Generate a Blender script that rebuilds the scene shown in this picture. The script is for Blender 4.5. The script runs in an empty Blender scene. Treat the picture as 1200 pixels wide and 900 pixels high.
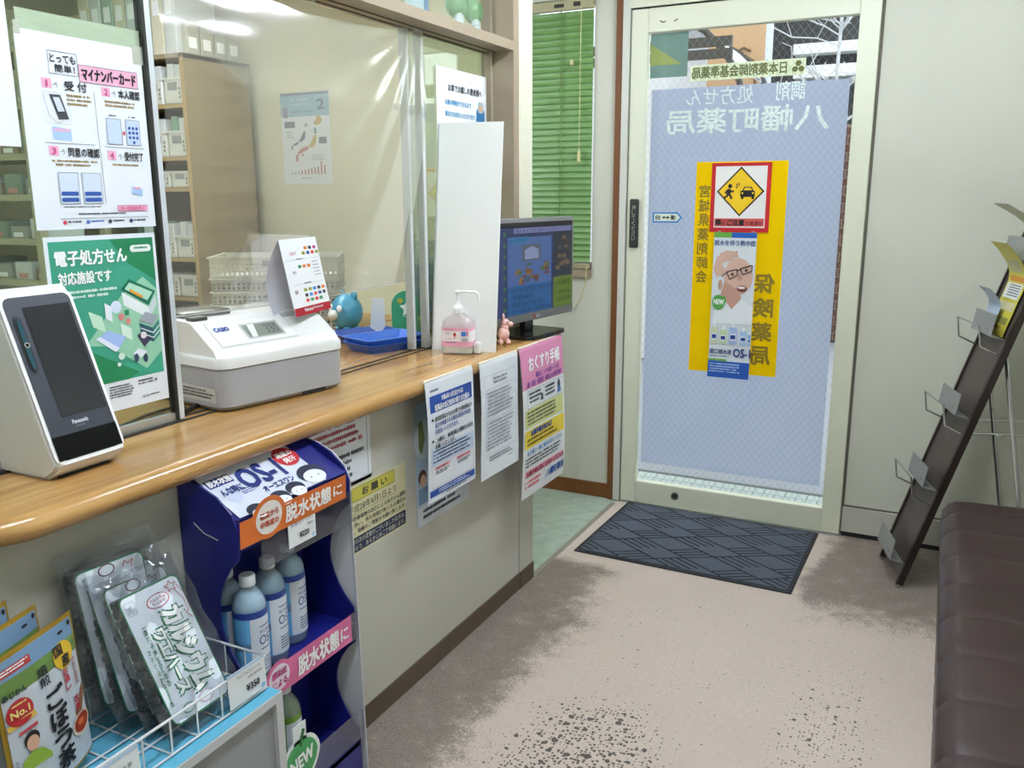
import bpy, bmesh, math, random
from mathutils import Vector, Matrix
random.seed(7)
scene = bpy.context.scene
COL = scene.collection

# ------------------------------------------------------------------ camera
cam_data = bpy.data.cameras.new('camera'); cam = bpy.data.objects.new('camera', cam_data); COL.objects.link(cam)
H = 1.40; FPX = 1004.98
YAW, PITCH, ROLL = math.radians(26.7215), math.radians(12.3227), math.radians(0.2133)
_f = Vector((-math.sin(YAW)*math.cos(PITCH), math.cos(YAW)*math.cos(PITCH), -math.sin(PITCH)))
_r0 = Vector((math.cos(YAW), math.sin(YAW), 0)); _d0 = _f.cross(_r0)
_r = _r0*math.cos(ROLL) + _d0*math.sin(ROLL); _d = -_r0*math.sin(ROLL) + _d0*math.cos(ROLL)
_m = Matrix((_r, -_d, -_f)).transposed().to_4x4(); _m.translation = (0, 0, H)
cam.matrix_world = _m
cam_data.sensor_width = 36; cam_data.sensor_fit = 'HORIZONTAL'; cam_data.lens = 36*FPX/1200
cam_data.clip_start = 0.02
scene.camera = cam

# ------------------------------------------------------------------ view and world
vs = scene.view_settings
vs.view_transform = 'Standard'; vs.look = 'None'; vs.gamma = 1; vs.use_curve_mapping = False
vs.exposure = 0.42
scene.cycles.transparent_max_bounces = 24
world = bpy.data.worlds.new('overcast_sky'); scene.world = world; world.use_nodes = True
_bg = world.node_tree.nodes['Background']
_bg.inputs[0].default_value = (0.90, 0.95, 1.0, 1); _bg.inputs[1].default_value = 2.1
LAMP_STRENGTH = 60.0

# ------------------------------------------------------------------ helpers
def lin(h):
    h = h.lstrip('#'); o = []
    for i in (0, 2, 4):
        c = int(h[i:i+2], 16)/255
        o.append(c/12.92 if c <= .04045 else ((c+.055)/1.055)**2.4)
    return (*o, 1)
_mats = {}
def M(name, col=None, rough=.5, metal=0, var=.05, scale=9, bump=0, stretch=(1, 1, 1), coat=0, spec=.5, col2=None, detail=4):
    """procedural principled material: two close tones mixed by noise"""
    if name in _mats: return _mats[name]
    m = bpy.data.materials.new(name); m.use_nodes = True; n = m.node_tree.nodes; l = m.node_tree.links
    b = n['Principled BSDF']; c = lin(col)
    b.inputs['Roughness'].default_value = rough; b.inputs['Metallic'].default_value = metal
    b.inputs['Specular IOR Level'].default_value = spec
    if coat: b.inputs['Coat Weight'].default_value = coat; b.inputs['Coat Roughness'].default_value = .06
    tc = n.new('ShaderNodeTexCoord'); mp = n.new('ShaderNodeMapping'); mp.inputs['Scale'].default_value = stretch
    nz = n.new('ShaderNodeTexNoise'); nz.inputs['Scale'].default_value = scale; nz.inputs['Detail'].default_value = detail
    l.new(tc.outputs['Object'], mp.inputs['Vector']); l.new(mp.outputs['Vector'], nz.inputs['Vector'])
    mx = n.new('ShaderNodeMix'); mx.data_type = 'RGBA'
    c2 = lin(col2) if col2 else c
    mx.inputs[6].default_value = tuple(max(0, x*(1-var)) for x in c[:3])+(1,)
    mx.inputs[7].default_value = tuple(min(1, x*(1+var)) for x in c2[:3])+(1,)
    l.new(nz.outputs['Fac'], mx.inputs[0]); l.new(mx.outputs[2], b.inputs['Base Color'])
    if bump:
        bp = n.new('ShaderNodeBump'); bp.inputs['Strength'].default_value = bump; bp.inputs['Distance'].default_value = .004
        l.new(nz.outputs['Fac'], bp.inputs['Height']); l.new(bp.outputs['Normal'], b.inputs['Normal'])
    _mats[name] = m
    return m
def I(hexcol, rough=.6):                       # flat printing ink
    return M('ink_'+hexcol, hexcol, rough=rough, var=.02, scale=30, spec=.3)
def clear(name, tint='ffffff', refl=.08, rough=.02, haze=0, hazecol='ffffff'):
    """thin clear sheet: see-through plus fresnel gloss, optional milky haze"""
    if name in _mats: return _mats[name]
    m = bpy.data.materials.new(name); m.use_nodes = True; n = m.node_tree.nodes; l = m.node_tree.links
    n.remove(n['Principled BSDF']); out = n['Material Output']
    tr = n.new('ShaderNodeBsdfTransparent'); tr.inputs[0].default_value = lin(tint)
    gl = n.new('ShaderNodeBsdfGlossy'); gl.inputs['Roughness'].default_value = rough
    fr = n.new('ShaderNodeLayerWeight'); fr.inputs['Blend'].default_value = .25
    mul = n.new('ShaderNodeMath'); mul.operation = 'MULTIPLY_ADD'; mul.inputs[1].default_value = .42; mul.inputs[2].default_value = refl
    l.new(fr.outputs['Fresnel'], mul.inputs[0])
    src = tr
    if haze:
        df = n.new('ShaderNodeBsdfDiffuse'); df.inputs[0].default_value = lin(hazecol)
        tl = n.new('ShaderNodeBsdfTranslucent'); tl.inputs[0].default_value = lin(hazecol)
        ad = n.new('ShaderNodeMixShader'); ad.inputs[0].default_value = .6
        l.new(df.outputs[0], ad.inputs[1]); l.new(tl.outputs[0], ad.inputs[2])
        nz = n.new('ShaderNodeTexNoise'); nz.inputs['Scale'].default_value = 6
        hm = n.new('ShaderNodeMath'); hm.operation = 'MULTIPLY_ADD'; hm.inputs[1].default_value = haze*.3; hm.inputs[2].default_value = haze*.85
        l.new(nz.outputs['Fac'], hm.inputs[0])
        mh = n.new('ShaderNodeMixShader'); l.new(hm.outputs[0], mh.inputs[0])
        l.new(tr.outputs[0], mh.inputs[1]); l.new(ad.outputs[0], mh.inputs[2]); src = mh
    mx = n.new('ShaderNodeMixShader'); l.new(mul.outputs[0], mx.inputs[0]); l.new(src.outputs[0], mx.inputs[1]); l.new(gl.outputs[0], mx.inputs[2])
    l.new(mx.outputs[0], out.inputs[0]); _mats[name] = m
    return m
def emit(name, col, strength, base=None):
    if name in _mats: return _mats[name]
    m = bpy.data.materials.new(name); m.use_nodes = True; n = m.node_tree.nodes; b = n['Principled BSDF']
    b.inputs['Base Color'].default_value = lin(base or col); b.inputs['Emission Color'].default_value = lin(col)
    b.inputs['Emission Strength'].default_value = strength; _mats[name] = m
    return m

def px(u, v, X=None, Y=None, Z=None):
    """point of the place seen at photo pixel (u, v) that lies on the plane X=, Y= or Z="""
    d = _r*((u-600)/FPX) + _d*((v-450)/FPX) + _f
    k = X/d.x if X is not None else (Y/d.y if Y is not None else (Z-H)/d.z)
    return Vector((0, 0, H)) + d*k

class MB:
    def __init__(s): s.v = []; s.f = []
    def add(s, vs, fs):
        o = len(s.v); s.v += [tuple(p) for p in vs]; s.f += [tuple(i+o for i in f) for f in fs]; return s
    def box(s, x0, x1, y0, y1, z0, z1):
        return s.add([(x0,y0,z0),(x1,y0,z0),(x1,y1,z0),(x0,y1,z0),(x0,y0,z1),(x1,y0,z1),(x1,y1,z1),(x0,y1,z1)],
                     [(0,3,2,1),(4,5,6,7),(0,1,5,4),(1,2,6,5),(2,3,7,6),(3,0,4,7)])
    def rbox(s, x0, x1, y0, y1, z0, z1, r=.005, seg=2):
        bm = bmesh.new(); bmesh.ops.create_cube(bm, size=1)
        for p in bm.verts: p.co = Vector(((x0+x1)/2+p.co.x*(x1-x0), (y0+y1)/2+p.co.y*(y1-y0), (z0+z1)/2+p.co.z*(z1-z0)))
        bmesh.ops.bevel(bm, geom=bm.edges[:], offset=r, segments=seg, profile=.5, affect='EDGES')
        bm.verts.index_update(); s.add([p.co[:] for p in bm.verts], [[q.index for q in f.verts] for f in bm.faces]); bm.free(); return s
    def prism(s, poly, o, u, v, n):
        """polygon poly (2-D) in frame o,u,v extruded by vector n"""
        o, u, v, n = Vector(o), Vector(u), Vector(v), Vector(n); k = len(poly)
        a = [o+u*p[0]+v*p[1] for p in poly]; b = [p+n for p in a]
        return s.add(a+b, [tuple(range(k))[::-1], tuple(range(k, 2*k))]+[(i, (i+1) % k, k+(i+1) % k, k+i) for i in range(k)])
    def cyl(s, p0, p1, r0, r1=None, n=16):
        r1 = r0 if r1 is None else r1; p0, p1 = Vector(p0), Vector(p1); a = (p1-p0).normalized()
        u = a.orthogonal().normalized(); w = a.cross(u); vs = []
        for p, r in ((p0, r0), (p1, r1)):
            vs += [p+(u*math.cos(t)+w*math.sin(t))*r for t in (2*math.pi*i/n for i in range(n))]
        return s.add(vs, [tuple(range(n))[::-1], tuple(range(n, 2*n))]+[(i, (i+1) % n, n+(i+1) % n, n+i) for i in range(n)])
    def tube(s, pts, r, n=8, closed=False):
        pts = [Vector(p) for p in pts]; k = len(pts); o = len(s.v); vs = []; u = None
        for i, p in enumerate(pts):
            t = (pts[(i+1) % k]-pts[i-1]) if closed else (pts[min(i+1, k-1)]-pts[max(i-1, 0)])
            t.normalize()
            u = t.orthogonal().normalized() if u is None else (u-t*u.dot(t)).normalized()
            w = t.cross(u); vs += [p+(u*math.cos(2*math.pi*j/n)+w*math.sin(2*math.pi*j/n))*r for j in range(n)]
        fs = []
        for i in range(k if closed else k-1):
            a, b = i*n, ((i+1) % k)*n
            fs += [(a+j, a+(j+1) % n, b+(j+1) % n, b+j) for j in range(n)]
        if not closed: fs += [tuple(range(n))[::-1], tuple(range((k-1)*n, k*n))]
        return s.add(vs, fs)
    def lathe(s, prof, c=(0, 0, 0), n=20, sx=1, sy=1):
        c = Vector(c); vs = []; k = len(prof)
        for r, z in prof: vs += [c+Vector((r*sx*math.cos(2*math.pi*i/n), r*sy*math.sin(2*math.pi*i/n), z)) for i in range(n)]
        fs = [(j*n+i, j*n+(i+1) % n, (j+1)*n+(i+1) % n, (j+1)*n+i) for j in range(k-1) for i in range(n)]
        return s.add(vs, fs+[tuple(range(n))[::-1], tuple(range((k-1)*n, k*n))])
    def sph(s, c, r, nu=14, nv=9, rot=None):
        c = Vector(c); r = r if hasattr(r, '__len__') else (r, r, r); vs = []
        for j in range(1, nv):
            t = math.pi*j/nv
            for i in range(nu):
                p = 2*math.pi*i/nu; q = Vector((r[0]*math.sin(t)*math.cos(p), r[1]*math.sin(t)*math.sin(p), r[2]*math.cos(t)))
                vs.append(c+(rot @ q if rot else q))
        top = Vector((0, 0, r[2])); bot = -top
        vs += [c+(rot @ top if rot else top), c+(rot @ bot if rot else bot)]; T = len(vs)-2
        fs = [(j*nu+i, (j+1)*nu+i, (j+1)*nu+(i+1) % nu, j*nu+(i+1) % nu) for j in range(nv-2) for i in range(nu)]
        fs += [(T, i, (i+1) % nu) for i in range(nu)]+[(T+1, (nv-2)*nu+(i+1) % nu, (nv-2)*nu+i) for i in range(nu)]
        return s.add(vs, fs)
    def grid(s, nu, nv, fn):
        vs = [fn(i/nu, j/nv) for j in range(nv+1) for i in range(nu+1)]; w = nu+1
        return s.add(vs, [(j*w+i, j*w+i+1, (j+1)*w+i+1, (j+1)*w+i) for j in range(nv) for i in range(nu)])
    def xform(s, m): s.v = [tuple(m @ Vector(p)) for p in s.v]; return s
    def mesh(s, name, mat, smooth=False):
        me = bpy.data.meshes.new(name); me.from_pydata(s.v, [], s.f); me.materials.append(mat)
        if smooth:
            me.polygons.foreach_set('use_smooth', [True]*len(me.polygons)); me.set_sharp_from_angle(angle=math.radians(40))
        me.update(); return me
    def build(s, name, mat, parent=None, smooth=False, **tags):
        o = bpy.data.objects.new(name, s.mesh(name, mat, smooth)); COL.objects.link(o)
        if parent: o.parent = parent
        for k, w in tags.items(): o[k] = w
        return o
def thing(name, label, cat, loc=(0, 0, 0), rz=0, group=None, matrix=None, parent=None):
    o = bpy.data.objects.new(name, None); COL.objects.link(o); o.empty_display_size = .05
    if matrix is not None: o.matrix_world = matrix
    else: o.location = loc; o.rotation_euler = (0, 0, rz)
    o['label'] = label; o['category'] = cat
    if group: o['group'] = group
    return o
def tag(o, label, cat, group=None):
    o['label'] = label; o['category'] = cat
    if group: o['group'] = group
    return o
def struct(o): o['kind'] = 'structure'; return o
def sroot(name, loc=(0, 0, 0)):
    o = bpy.data.objects.new(name, None); COL.objects.link(o); o.location = loc; o.empty_display_size = .05
    return struct(o)
def share(name, mesh, parent, loc=(0, 0, 0), rot=(0, 0, 0)):
    o = bpy.data.objects.new(name, mesh); COL.objects.link(o); o.parent = parent; o.location = loc; o.rotation_euler = rot
    return o

_glyph = {}
def glyphs(t):
    if t not in _glyph:
        c = bpy.data.curves.new('t', 'FONT'); c.body = t; c.resolution_u = 2
        o = bpy.data.objects.new('t', c); me = bpy.data.meshes.new_from_object(o)
        vs = [v.co[:2] for v in me.vertices]; fs = [tuple(p.vertices) for p in me.polygons]
        bpy.data.objects.remove(o); bpy.data.meshes.remove(me); bpy.data.curves.remove(c)
        xs = [v[0] for v in vs] or [0, 1]; ys = [v[1] for v in vs] or [0, 1]
        x0, x1, y0, y1 = min(xs), max(xs), min(ys), max(ys)
        _glyph[t] = ([((x-x0)/max(1e-6, x1-x0), (y-y0)/max(1e-6, y1-y0)) for x, y in vs], fs)
    return _glyph[t]

class Sheet:
    """a flat thing with print on it; print is placed in fractions of the sheet, u from the left, v from the TOP"""
    def __init__(s, name, label, cat, o, right, up, w, h, paper, th=.0008, bend=None, group=None, part='paper', parent=None, nu=1, nv=1):
        right = Vector(right).normalized(); up = Vector(up).normalized(); n = right.cross(up)
        m = Matrix((right, up, n)).transposed().to_4x4(); m.translation = Vector(o)
        s.w, s.h, s.bend, s.parts = w, h, bend, {}; s.k = 0; s.cnt = {}; s.step = .0005 if bend is None else .0009
        if parent is None: s.root = thing(name, label, cat, matrix=m, group=group)
        else:
            s.root = bpy.data.objects.new(name, None); COL.objects.link(s.root); s.root.parent = parent; s.root.matrix_local = m
        s.nv = nv
        if paper is not None:
            b = MB(); nv = max(nv, 1)
            if bend is None: b.box(0, w, 0, h, -th, 0)
            else:
                b.grid(8, nv, lambda a, c: s.pt(a*w, c*h, 0)); b.grid(8, nv, lambda a, c: s.pt((1-a)*w, c*h, -th))
            b.build(part, paper, s.root, smooth=bend is not None)
    def zl(s, lift): s.k += 1; return lift*s.step+s.k*1e-5
    def pt(s, x, y, z): return s.bend(x, y, z) if s.bend else (x, y, z)
    def _mb(s, name, mat):
        s.cnt[(name, mat.name)] = s.cnt.get((name, mat.name), 0)+1; return s.parts.setdefault((name, mat.name), (MB(), mat))[0]
    def poly(s, pts, mat, lift=1, name='printed_panel'):
        z = s.zl(lift); s._mb(name, mat).add([s.pt(u*s.w, (1-v)*s.h, z) for u, v in pts], [tuple(range(len(pts)))[::-1]]); return s
    def rect(s, u0, v0, u1, v1, mat, lift=1, name='printed_panel'):
        z = s.zl(lift); k = max(1, int(round(s.nv*abs(v1-v0)))) if s.bend else 1
        s._mb(name, mat).grid(8 if s.bend else 1, k, lambda a, c: s.pt((u0+(u1-u0)*a)*s.w, (1-v1+(v1-v0)*c)*s.h, z)); return s
    def oval(s, u, v, ru, rv, mat, lift=1, n=24, name='printed_panel', a0=0, a1=360):
        pts = [(u+ru*math.cos(math.radians(a0+(a1-a0)*i/n)), v-rv*math.sin(math.radians(a0+(a1-a0)*i/n))) for i in range(n if a1-a0 == 360 else n+1)]
        return s.poly(pts[::-1], mat, lift, name)
    def rrect(s, u0, v0, u1, v1, mat, r=.3, lift=1, name='printed_panel'):
        rv = (v1-v0)*r; ru = min(rv*s.h/s.w, (u1-u0)/2); pts = []
        for cx, cy, a in ((u1-ru, v0+rv, 0), (u0+ru, v0+rv, 90), (u0+ru, v1-rv, 180), (u1-ru, v1-rv, 270)):
            pts += [(cx+ru*math.cos(math.radians(a+t)), cy-rv*math.sin(math.radians(a+t))) for t in (0, 30, 60, 90)]
        return s.poly(pts[::-1], mat, lift, name)
    def frame(s, u0, v0, u1, v1, t, mat, lift=2, name='printed_rule'):
        tu = t/s.w; tv = t/s.h
        for a in ((u0, v0, u1, v0+tv), (u0, v1-tv, u1, v1), (u0, v0, u0+tu, v1), (u1-tu, v0, u1, v1)): s.rect(*a, mat, lift, name)
        return s
    def line(s, pts, t, mat, lift=2, name='printed_rule'):
        b = s._mb(name, mat)
        for (a, c), (d, e) in zip(pts, pts[1:]):
            p = Vector((a*s.w, (1-c)*s.h)); q = Vector((d*s.w, (1-e)*s.h)); w = (q-p)
            if w.length < 1e-7: continue
            w = Vector((-w.y, w.x)).normalized()*t/2; z = s.zl(lift)
            b.add([s.pt(*(p+w), z), s.pt(*(p-w), z), s.pt(*(q-w), z), s.pt(*(q+w), z)], [(0, 1, 2, 3)])
        return s
    def text(s, t, u0, v0, u1, v1, mat, bold=.0, lift=3, mirror=False, name='lettering', shear=0, rot=0):
        vs, fs = glyphs(t); b = s._mb(name, mat); W = (u1-u0)*s.w; Hh = (v1-v0)*s.h; x0 = u0*s.w; y0 = (1-v1)*s.h
        cx, cy = x0+W/2, y0+Hh/2; cr, sr = math.cos(rot), math.sin(rot)
        d = bold*Hh; z = s.zl(lift)
        for kk, (dx, dy) in enumerate (((0, 0),) if not bold else ((-d, -d), (d, -d), (-d, d), (d, d), (0, 0))):
            out = []
            for x, y in vs:
                if mirror: x = 1-x
                X = x0+x*W+dx+shear*(y-.5)*Hh; Y = y0+y*Hh+dy
                if rot: X, Y = cx+(X-cx)*cr-(Y-cy)*sr, cy+(X-cx)*sr+(Y-cy)*cr
                out.append(s.pt(X, Y, z+kk*2e-5))
            b.add(out, fs)
        return s
    def vtext(s, t, u0, v0, u1, v1, mat, bold=0, lift=3, mirror=False, gap=.12, name='lettering'):
        k = len(t); st = (v1-v0)/k
        for i, ch in enumerate(t):
            if ch == ' ': continue
            if ch == 'ー': s.rect((u0+u1)/2-(u1-u0)*.06, v0+st*(i+.1), (u0+u1)/2+(u1-u0)*.06, v0+st*(i+.9), mat, lift, name); continue
            s.text(ch, u0, v0+st*(i+gap/2), u1, v0+st*(i+1-gap/2), mat, bold, lift, mirror, name)
        return s
    def greek(s, u0, v0, u1, v1, rows, mat, lift=2, fill=.55, ragged=.25, ch=None, name='fine_print'):
        """rows of print too small to read in the photo"""
        b = s._mb(name, mat); st = (v1-v0)/rows; rnd = random.Random(int((u0*7+v0*13+rows)*1000))
        for i in range(rows):
            y0 = (1-(v0+st*i+st*fill))*s.h; y1 = (1-(v0+st*i))*s.h; hh = y1-y0; x = u0*s.w; xe = (u1-(u1-u0)*ragged*rnd.random())*s.w
            c = ch or hh*.9
            while x < xe:
                cw = c*(.55+.5*rnd.random()); k = rnd.random()
                if k > .06:
                    a, e = (y0, y1) if k > .3 else (y0+hh*.15, y1-hh*.2)
                    X1 = min(x+cw*.82, xe); z = lift*s.step
                    b.add([s.pt(x, a, z), s.pt(X1, a, z), s.pt(X1, e, z), s.pt(x, e, z)], [(0, 1, 2, 3)])
                x += cw
        return s
    def done(s):
        for (name, _), (b, mat) in s.parts.items():
            o = b.build(name, mat, s.root)
            if name == 'fine_print' or s.cnt.get((name, mat.name), 0) > 1: o['kind'] = 'stuff'
        return s.root
XW = dict(right=(0, 1, 0), up=(0, 0, 1))      # sheets facing the room (+X)
YW = dict(right=(1, 0, 0), up=(0, 0, 1))      # sheets facing the camera side (-Y)
BLACK, WHITE, RED, NAVY = I('1c1c20'), I('f2f2f0'), I('c22030'), I('1d3a86')
PAPER = M('paper_white', 'e4e6e6', rough=.7, var=.03, scale=3)
LAMI = M('laminated_paper', 'dfe3e8', rough=.22, var=.03, scale=3)

# ================================================================== SETTING
CEIL = 2.45; YB = 3.665; XR = .75; XL = -4.9; YN = -1.2
CREAM = M('painted_wall', 'cbccbc', rough=.75, var=.13, scale=1.6, stretch=(2.2, 2.2, .7), col2='bfc0b0', bump=.05, detail=6)
STAFFWALL = M('staff_wall_paper', 'ddd5b0', rough=.8, var=.05, scale=3)
FRAMEW = M('door_frame_paint', 'd2d4be', rough=.42, var=.05, scale=3)
ALU = M('aluminium', 'b9bcbd', rough=.32, metal=.75, var=.05)
DARKGAP = M('dark_rubber', '23231f', rough=.7)
TAUPE = M('taupe_frame', '94856f', rough=.5, var=.05, scale=5)
BROWN = M('brown_trim', '6b3e16', rough=.5, var=.14, scale=6, stretch=(1, 1, .2))
GLASS = clear('window_glass', 'fcfefc', refl=.012, rough=.0)

def floor_material():
    m = bpy.data.materials.new('worn_pink_floor'); m.use_nodes = True; n = m.node_tree.nodes; l = m.node_tree.links
    b = n['Principled BSDF']; b.inputs['Roughness'].default_value = .42; b.inputs['Specular IOR Level'].default_value = .35
    tc = n.new('ShaderNodeTexCoord'); sep = n.new('ShaderNodeSeparateXYZ'); l.new(tc.outputs['Object'], sep.inputs[0])
    def noise(sc, det=5, rough=.6):
        z = n.new('ShaderNodeTexNoise'); z.inputs['Scale'].default_value = sc; z.inputs['Detail'].default_value = det; z.inputs['Roughness'].default_value = rough
        l.new(tc.outputs['Object'], z.inputs['Vector']); return z.outputs['Fac']
    def mth(op, a, bb, c=None, clamp=False):
        q = n.new('ShaderNodeMath'); q.operation = op; q.use_clamp = clamp
        for i, x in enumerate((a, bb, c)):
            if x is None: continue
            if isinstance(x, (int, float)): q.inputs[i].default_value = x
            else: l.new(x, q.inputs[i])
        return q.outputs[0]
    def band(x, lo, hi):                      # 0 at lo -> 1 at hi
        q = n.new('ShaderNodeMapRange'); q.interpolation_type = 'SMOOTHSTEP'; l.new(x, q.inputs[0])
        q.inputs[1].default_value = lo; q.inputs[2].default_value = hi; return q.outputs[0]
    def mix(f, a, bb):
        q = n.new('ShaderNodeMix'); q.data_type = 'RGBA'; l.new(f, q.inputs[0])
        for i, x in ((6, a), (7, bb)):
            if isinstance(x, str): q.inputs[i].default_value = lin(x)
            else: l.new(x, q.inputs[i])
        return q.outputs[2]
    x, y = sep.outputs[0], sep.outputs[1]
    big = noise(2.2, 6); fine = noise(70, 3); fine2 = noise(150, 2); mid = noise(14, 6, .7)
    base = mix(mth('MULTIPLY_ADD', fine, .6, mth('MULTIPLY', big, .5)), 'b6a496', 'd9c9bd')
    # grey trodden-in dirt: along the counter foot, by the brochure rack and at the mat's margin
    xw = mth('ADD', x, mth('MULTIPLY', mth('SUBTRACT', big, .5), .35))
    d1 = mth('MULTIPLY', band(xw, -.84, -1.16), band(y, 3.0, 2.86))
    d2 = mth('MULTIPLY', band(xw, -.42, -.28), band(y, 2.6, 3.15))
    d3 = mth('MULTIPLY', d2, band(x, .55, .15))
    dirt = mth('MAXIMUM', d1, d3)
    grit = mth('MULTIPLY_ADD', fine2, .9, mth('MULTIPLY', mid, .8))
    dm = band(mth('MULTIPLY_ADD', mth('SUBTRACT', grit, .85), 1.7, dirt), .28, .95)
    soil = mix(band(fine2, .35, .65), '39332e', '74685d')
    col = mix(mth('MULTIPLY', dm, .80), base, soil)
    # worn-through black specks, dense in two trodden patches
    def blob(cx, cy, rx, ry):
        a = mth('DIVIDE', mth('SUBTRACT', x, cx), rx); c = mth('DIVIDE', mth('SUBTRACT', y, cy), ry)
        r = mth('ADD', mth('MULTIPLY', a, a), mth('MULTIPLY', c, c)); return band(r, 1.0, .0)
    dens = mth('ADD', mth('ADD', mth('MULTIPLY', blob(-.72, 1.74, .30, .42), .17), mth('MULTIPLY', blob(-.17, 1.9, .18, .8), .075)), mth('MULTIPLY', blob(-.55, 2.4, .9, .8), .055))
    def specks(sc, k, thr):
        w = n.new('ShaderNodeTexNoise'); w.inputs['Scale'].default_value = sc*1.6; w.inputs['Detail'].default_value = 3; l.new(tc.outputs['Object'], w.inputs['Vector'])
        va = n.new('ShaderNodeVectorMath'); va.operation = 'MULTIPLY_ADD'; va.inputs[1].default_value = (.5/sc,)*3; l.new(w.outputs['Color'], va.inputs[0]); l.new(tc.outputs['Object'], va.inputs[2])
        v = n.new('ShaderNodeTexVoronoi'); v.voronoi_dimensions = '2D'; v.inputs['Scale'].default_value = sc; l.new(va.outputs[0], v.inputs['Vector'])
        sr = n.new('ShaderNodeSeparateColor'); l.new(v.outputs['Color'], sr.inputs[0])
        r = mth('SUBTRACT', mth('MULTIPLY', dens, k), mth('MULTIPLY', sr.outputs[0], thr))
        return band(mth('SUBTRACT', r, v.outputs['Distance']), -.01, .03)
    s1 = specks(40, 2.3, .80); s2 = specks(95, 2.8, .62)
    col = mix(mth('MULTIPLY', mth('MAXIMUM', s1, s2), .9), col, '37342f')
    l.new(col, b.inputs['Base Color'])
    bp = n.new('ShaderNodeBump'); bp.inputs['Strength'].default_value = .12; bp.inputs['Distance'].default_value = .002
    l.new(fine, bp.inputs['Height']); l.new(bp.outputs['Normal'], b.inputs['Normal'])
    return m
struct(MB().box(-1.285, XR, YN, 3.80, -.06, 0).build('floor', floor_material()))
GREENFLOOR = M('green_marbled_floor', '8fa091', rough=.4, var=.22, scale=22, col2='a9b8a6', detail=8)
struct(MB().box(XL, -1.285, YN, 3.80, -.06, -.001).build('floor_staff', GREENFLOOR))
struct(MB().box(-1.297, -1.277, 2.715, 3.60, -.005, .002).build('trim_1', M('floor_joint', '8b8578', rough=.7, var=.2, scale=40)))
struct(MB().box(XL, XR, YN, 3.80, CEIL, CEIL+.06).build('ceiling', M('ceiling_board', 'dcdccf', rough=.9, var=.03, scale=20)))
struct(MB().box(XR, XR+.1, YN, YB, 0, CEIL).build('wall_right', CREAM))
struct(MB().box(XL-.1, XL, YN, YB, 0, CEIL).build('wall_left', STAFFWALL))
struct(MB().box(XL, XR, YN-.1, YN, 0, CEIL).build('wall_near', CREAM))
WX0, WX1, WZ0, WZ1 = -1.765, -1.439, 1.075, 2.235
DX0, DX1, DZ1 = -1.305, -.288, 2.165
struct(MB().box(XL, -1.80, YB, YB+.12, 0, CEIL).build('wall_back_staff', STAFFWALL))
b = MB(); b.box(-1.80, WX0, YB, YB+.12, 0, CEIL); b.box(WX0, WX1, YB, YB+.12, 0, WZ0); b.box(WX0, WX1, YB, YB+.12, WZ1, CEIL); b.box(WX1, DX0, YB, YB+.12, 0, CEIL)
struct(b.build('wall_back', CREAM))
struct(MB().box(DX1, XR, YB, YB+.12, 0, CEIL).build('wall_entrance', CREAM))
struct(MB().box(-1.80, -1.334, YB-.012, YB, 0, .068).build('baseboard_back', BROWN))
struct(MB().box(-1.334, -1.302, YB-.022, YB, 0, CEIL).build('trim_2', BROWN))
b = MB(); b.box(-.292, XR, YB-.016, YB, .022, .128)
struct(b.build('baseboard_entrance', M('skirting_board', 'b5b3a6', rough=.6, var=.12, scale=5)))
struct(MB().box(-.292, XR, YB-.008, YB+.002, 0, .022).build('trim_3', DARKGAP))
struct(MB().box(-.292, XR, YB-.005, YB, .128, .135).build('trim_4', M('gap_shade_brown', '5d594d', rough=.7)))
# cream end post of the glazed partition
struct(MB().rbox(-1.52, -1.375, 2.802, 2.905, 0, CEIL, .004, 1).build('trim_5', M('post_paint', 'd6d4bd', rough=.6, var=.04)))

# ---------------------------------------------------------------- window with green blind
w1 = sroot('window_1')
b = MB()
for a in ((WX0, WX0+.03, WZ0, WZ1), (WX1-.012, WX1, WZ0, WZ1), (WX0, WX1, WZ0, WZ0+.03), (WX0, WX1, WZ1-.03, WZ1)): b.box(a[0], a[1], YB+.03, YB+.075, a[2], a[3])
b.build('window_frame', ALU, w1)
MB().box(WX0+.02, WX1-.012, YB+.05, YB+.054, WZ0+.02, WZ1-.02).build('pane', GLASS, w1)
MB().box(WX0, WX1, YB-.02, YB+.03, WZ0-.035, WZ0).build('window_sill', TAUPE, w1)
bl = thing('venetian_blind', 'green venetian blind closed over the narrow window beside the door', 'blind', (0, YB-.012, 0))
SLAT = M('green_slat', '5f8746', rough=.42, var=.06, scale=4)
BX0, BX1 = -1.762, -1.4415
def slat_mesh():
    b = MB(); L = BX1-BX0
    def fn(a, c): 
        t = (c-.5)*.030; return (BX0+L*a, -.0012+.0016*math.cos((c-.5)*3.1)*2-.007*(c-.5)*1.2, -t)
    b.grid(1, 5, fn); b.grid(1, 5, lambda a, c: tuple(Vector(fn(1-a, c))+Vector((0, .0009, 0))))
    return b.mesh('slat', SLAT, True)
sm = slat_mesh(); ns = 40
for i in range(ns):
    z = 1.125+(2.165-1.125)*i/(ns-1)
    o = share('slat', sm, bl, (0, 0, z), (0.16+.12*random.random()*(i < 16), 0, 0))
MB().box(BX0, BX1, -.014, .012, 2.185, 2.225).build('head_rail', M('blind_rail', '9c9772', rough=.5), bl)
b = MB(); b.box(-1.62, -1.575, -.016, -.014, 2.197, 2.211); b.box(-1.53, -1.498, -.016, -.014, 2.197, 2.214); b.build('rail_clip', DARKGAP, bl)
MB().rbox(BX0, BX1, -.012, .010, 1.078, 1.102, .003).build('bottom_rail', M('blind_bottom', '8d8465', rough=.5), bl)
CORD = M('blind_cord', 'c3bf8a', rough=.8)
for x in (-1.588,): MB().box(x-.0025, x+.0025, -.0125, -.0105, 1.10, 2.19).build('ladder_tape', M('ladder_tape', '5d7a3e', rough=.8), bl)
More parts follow.
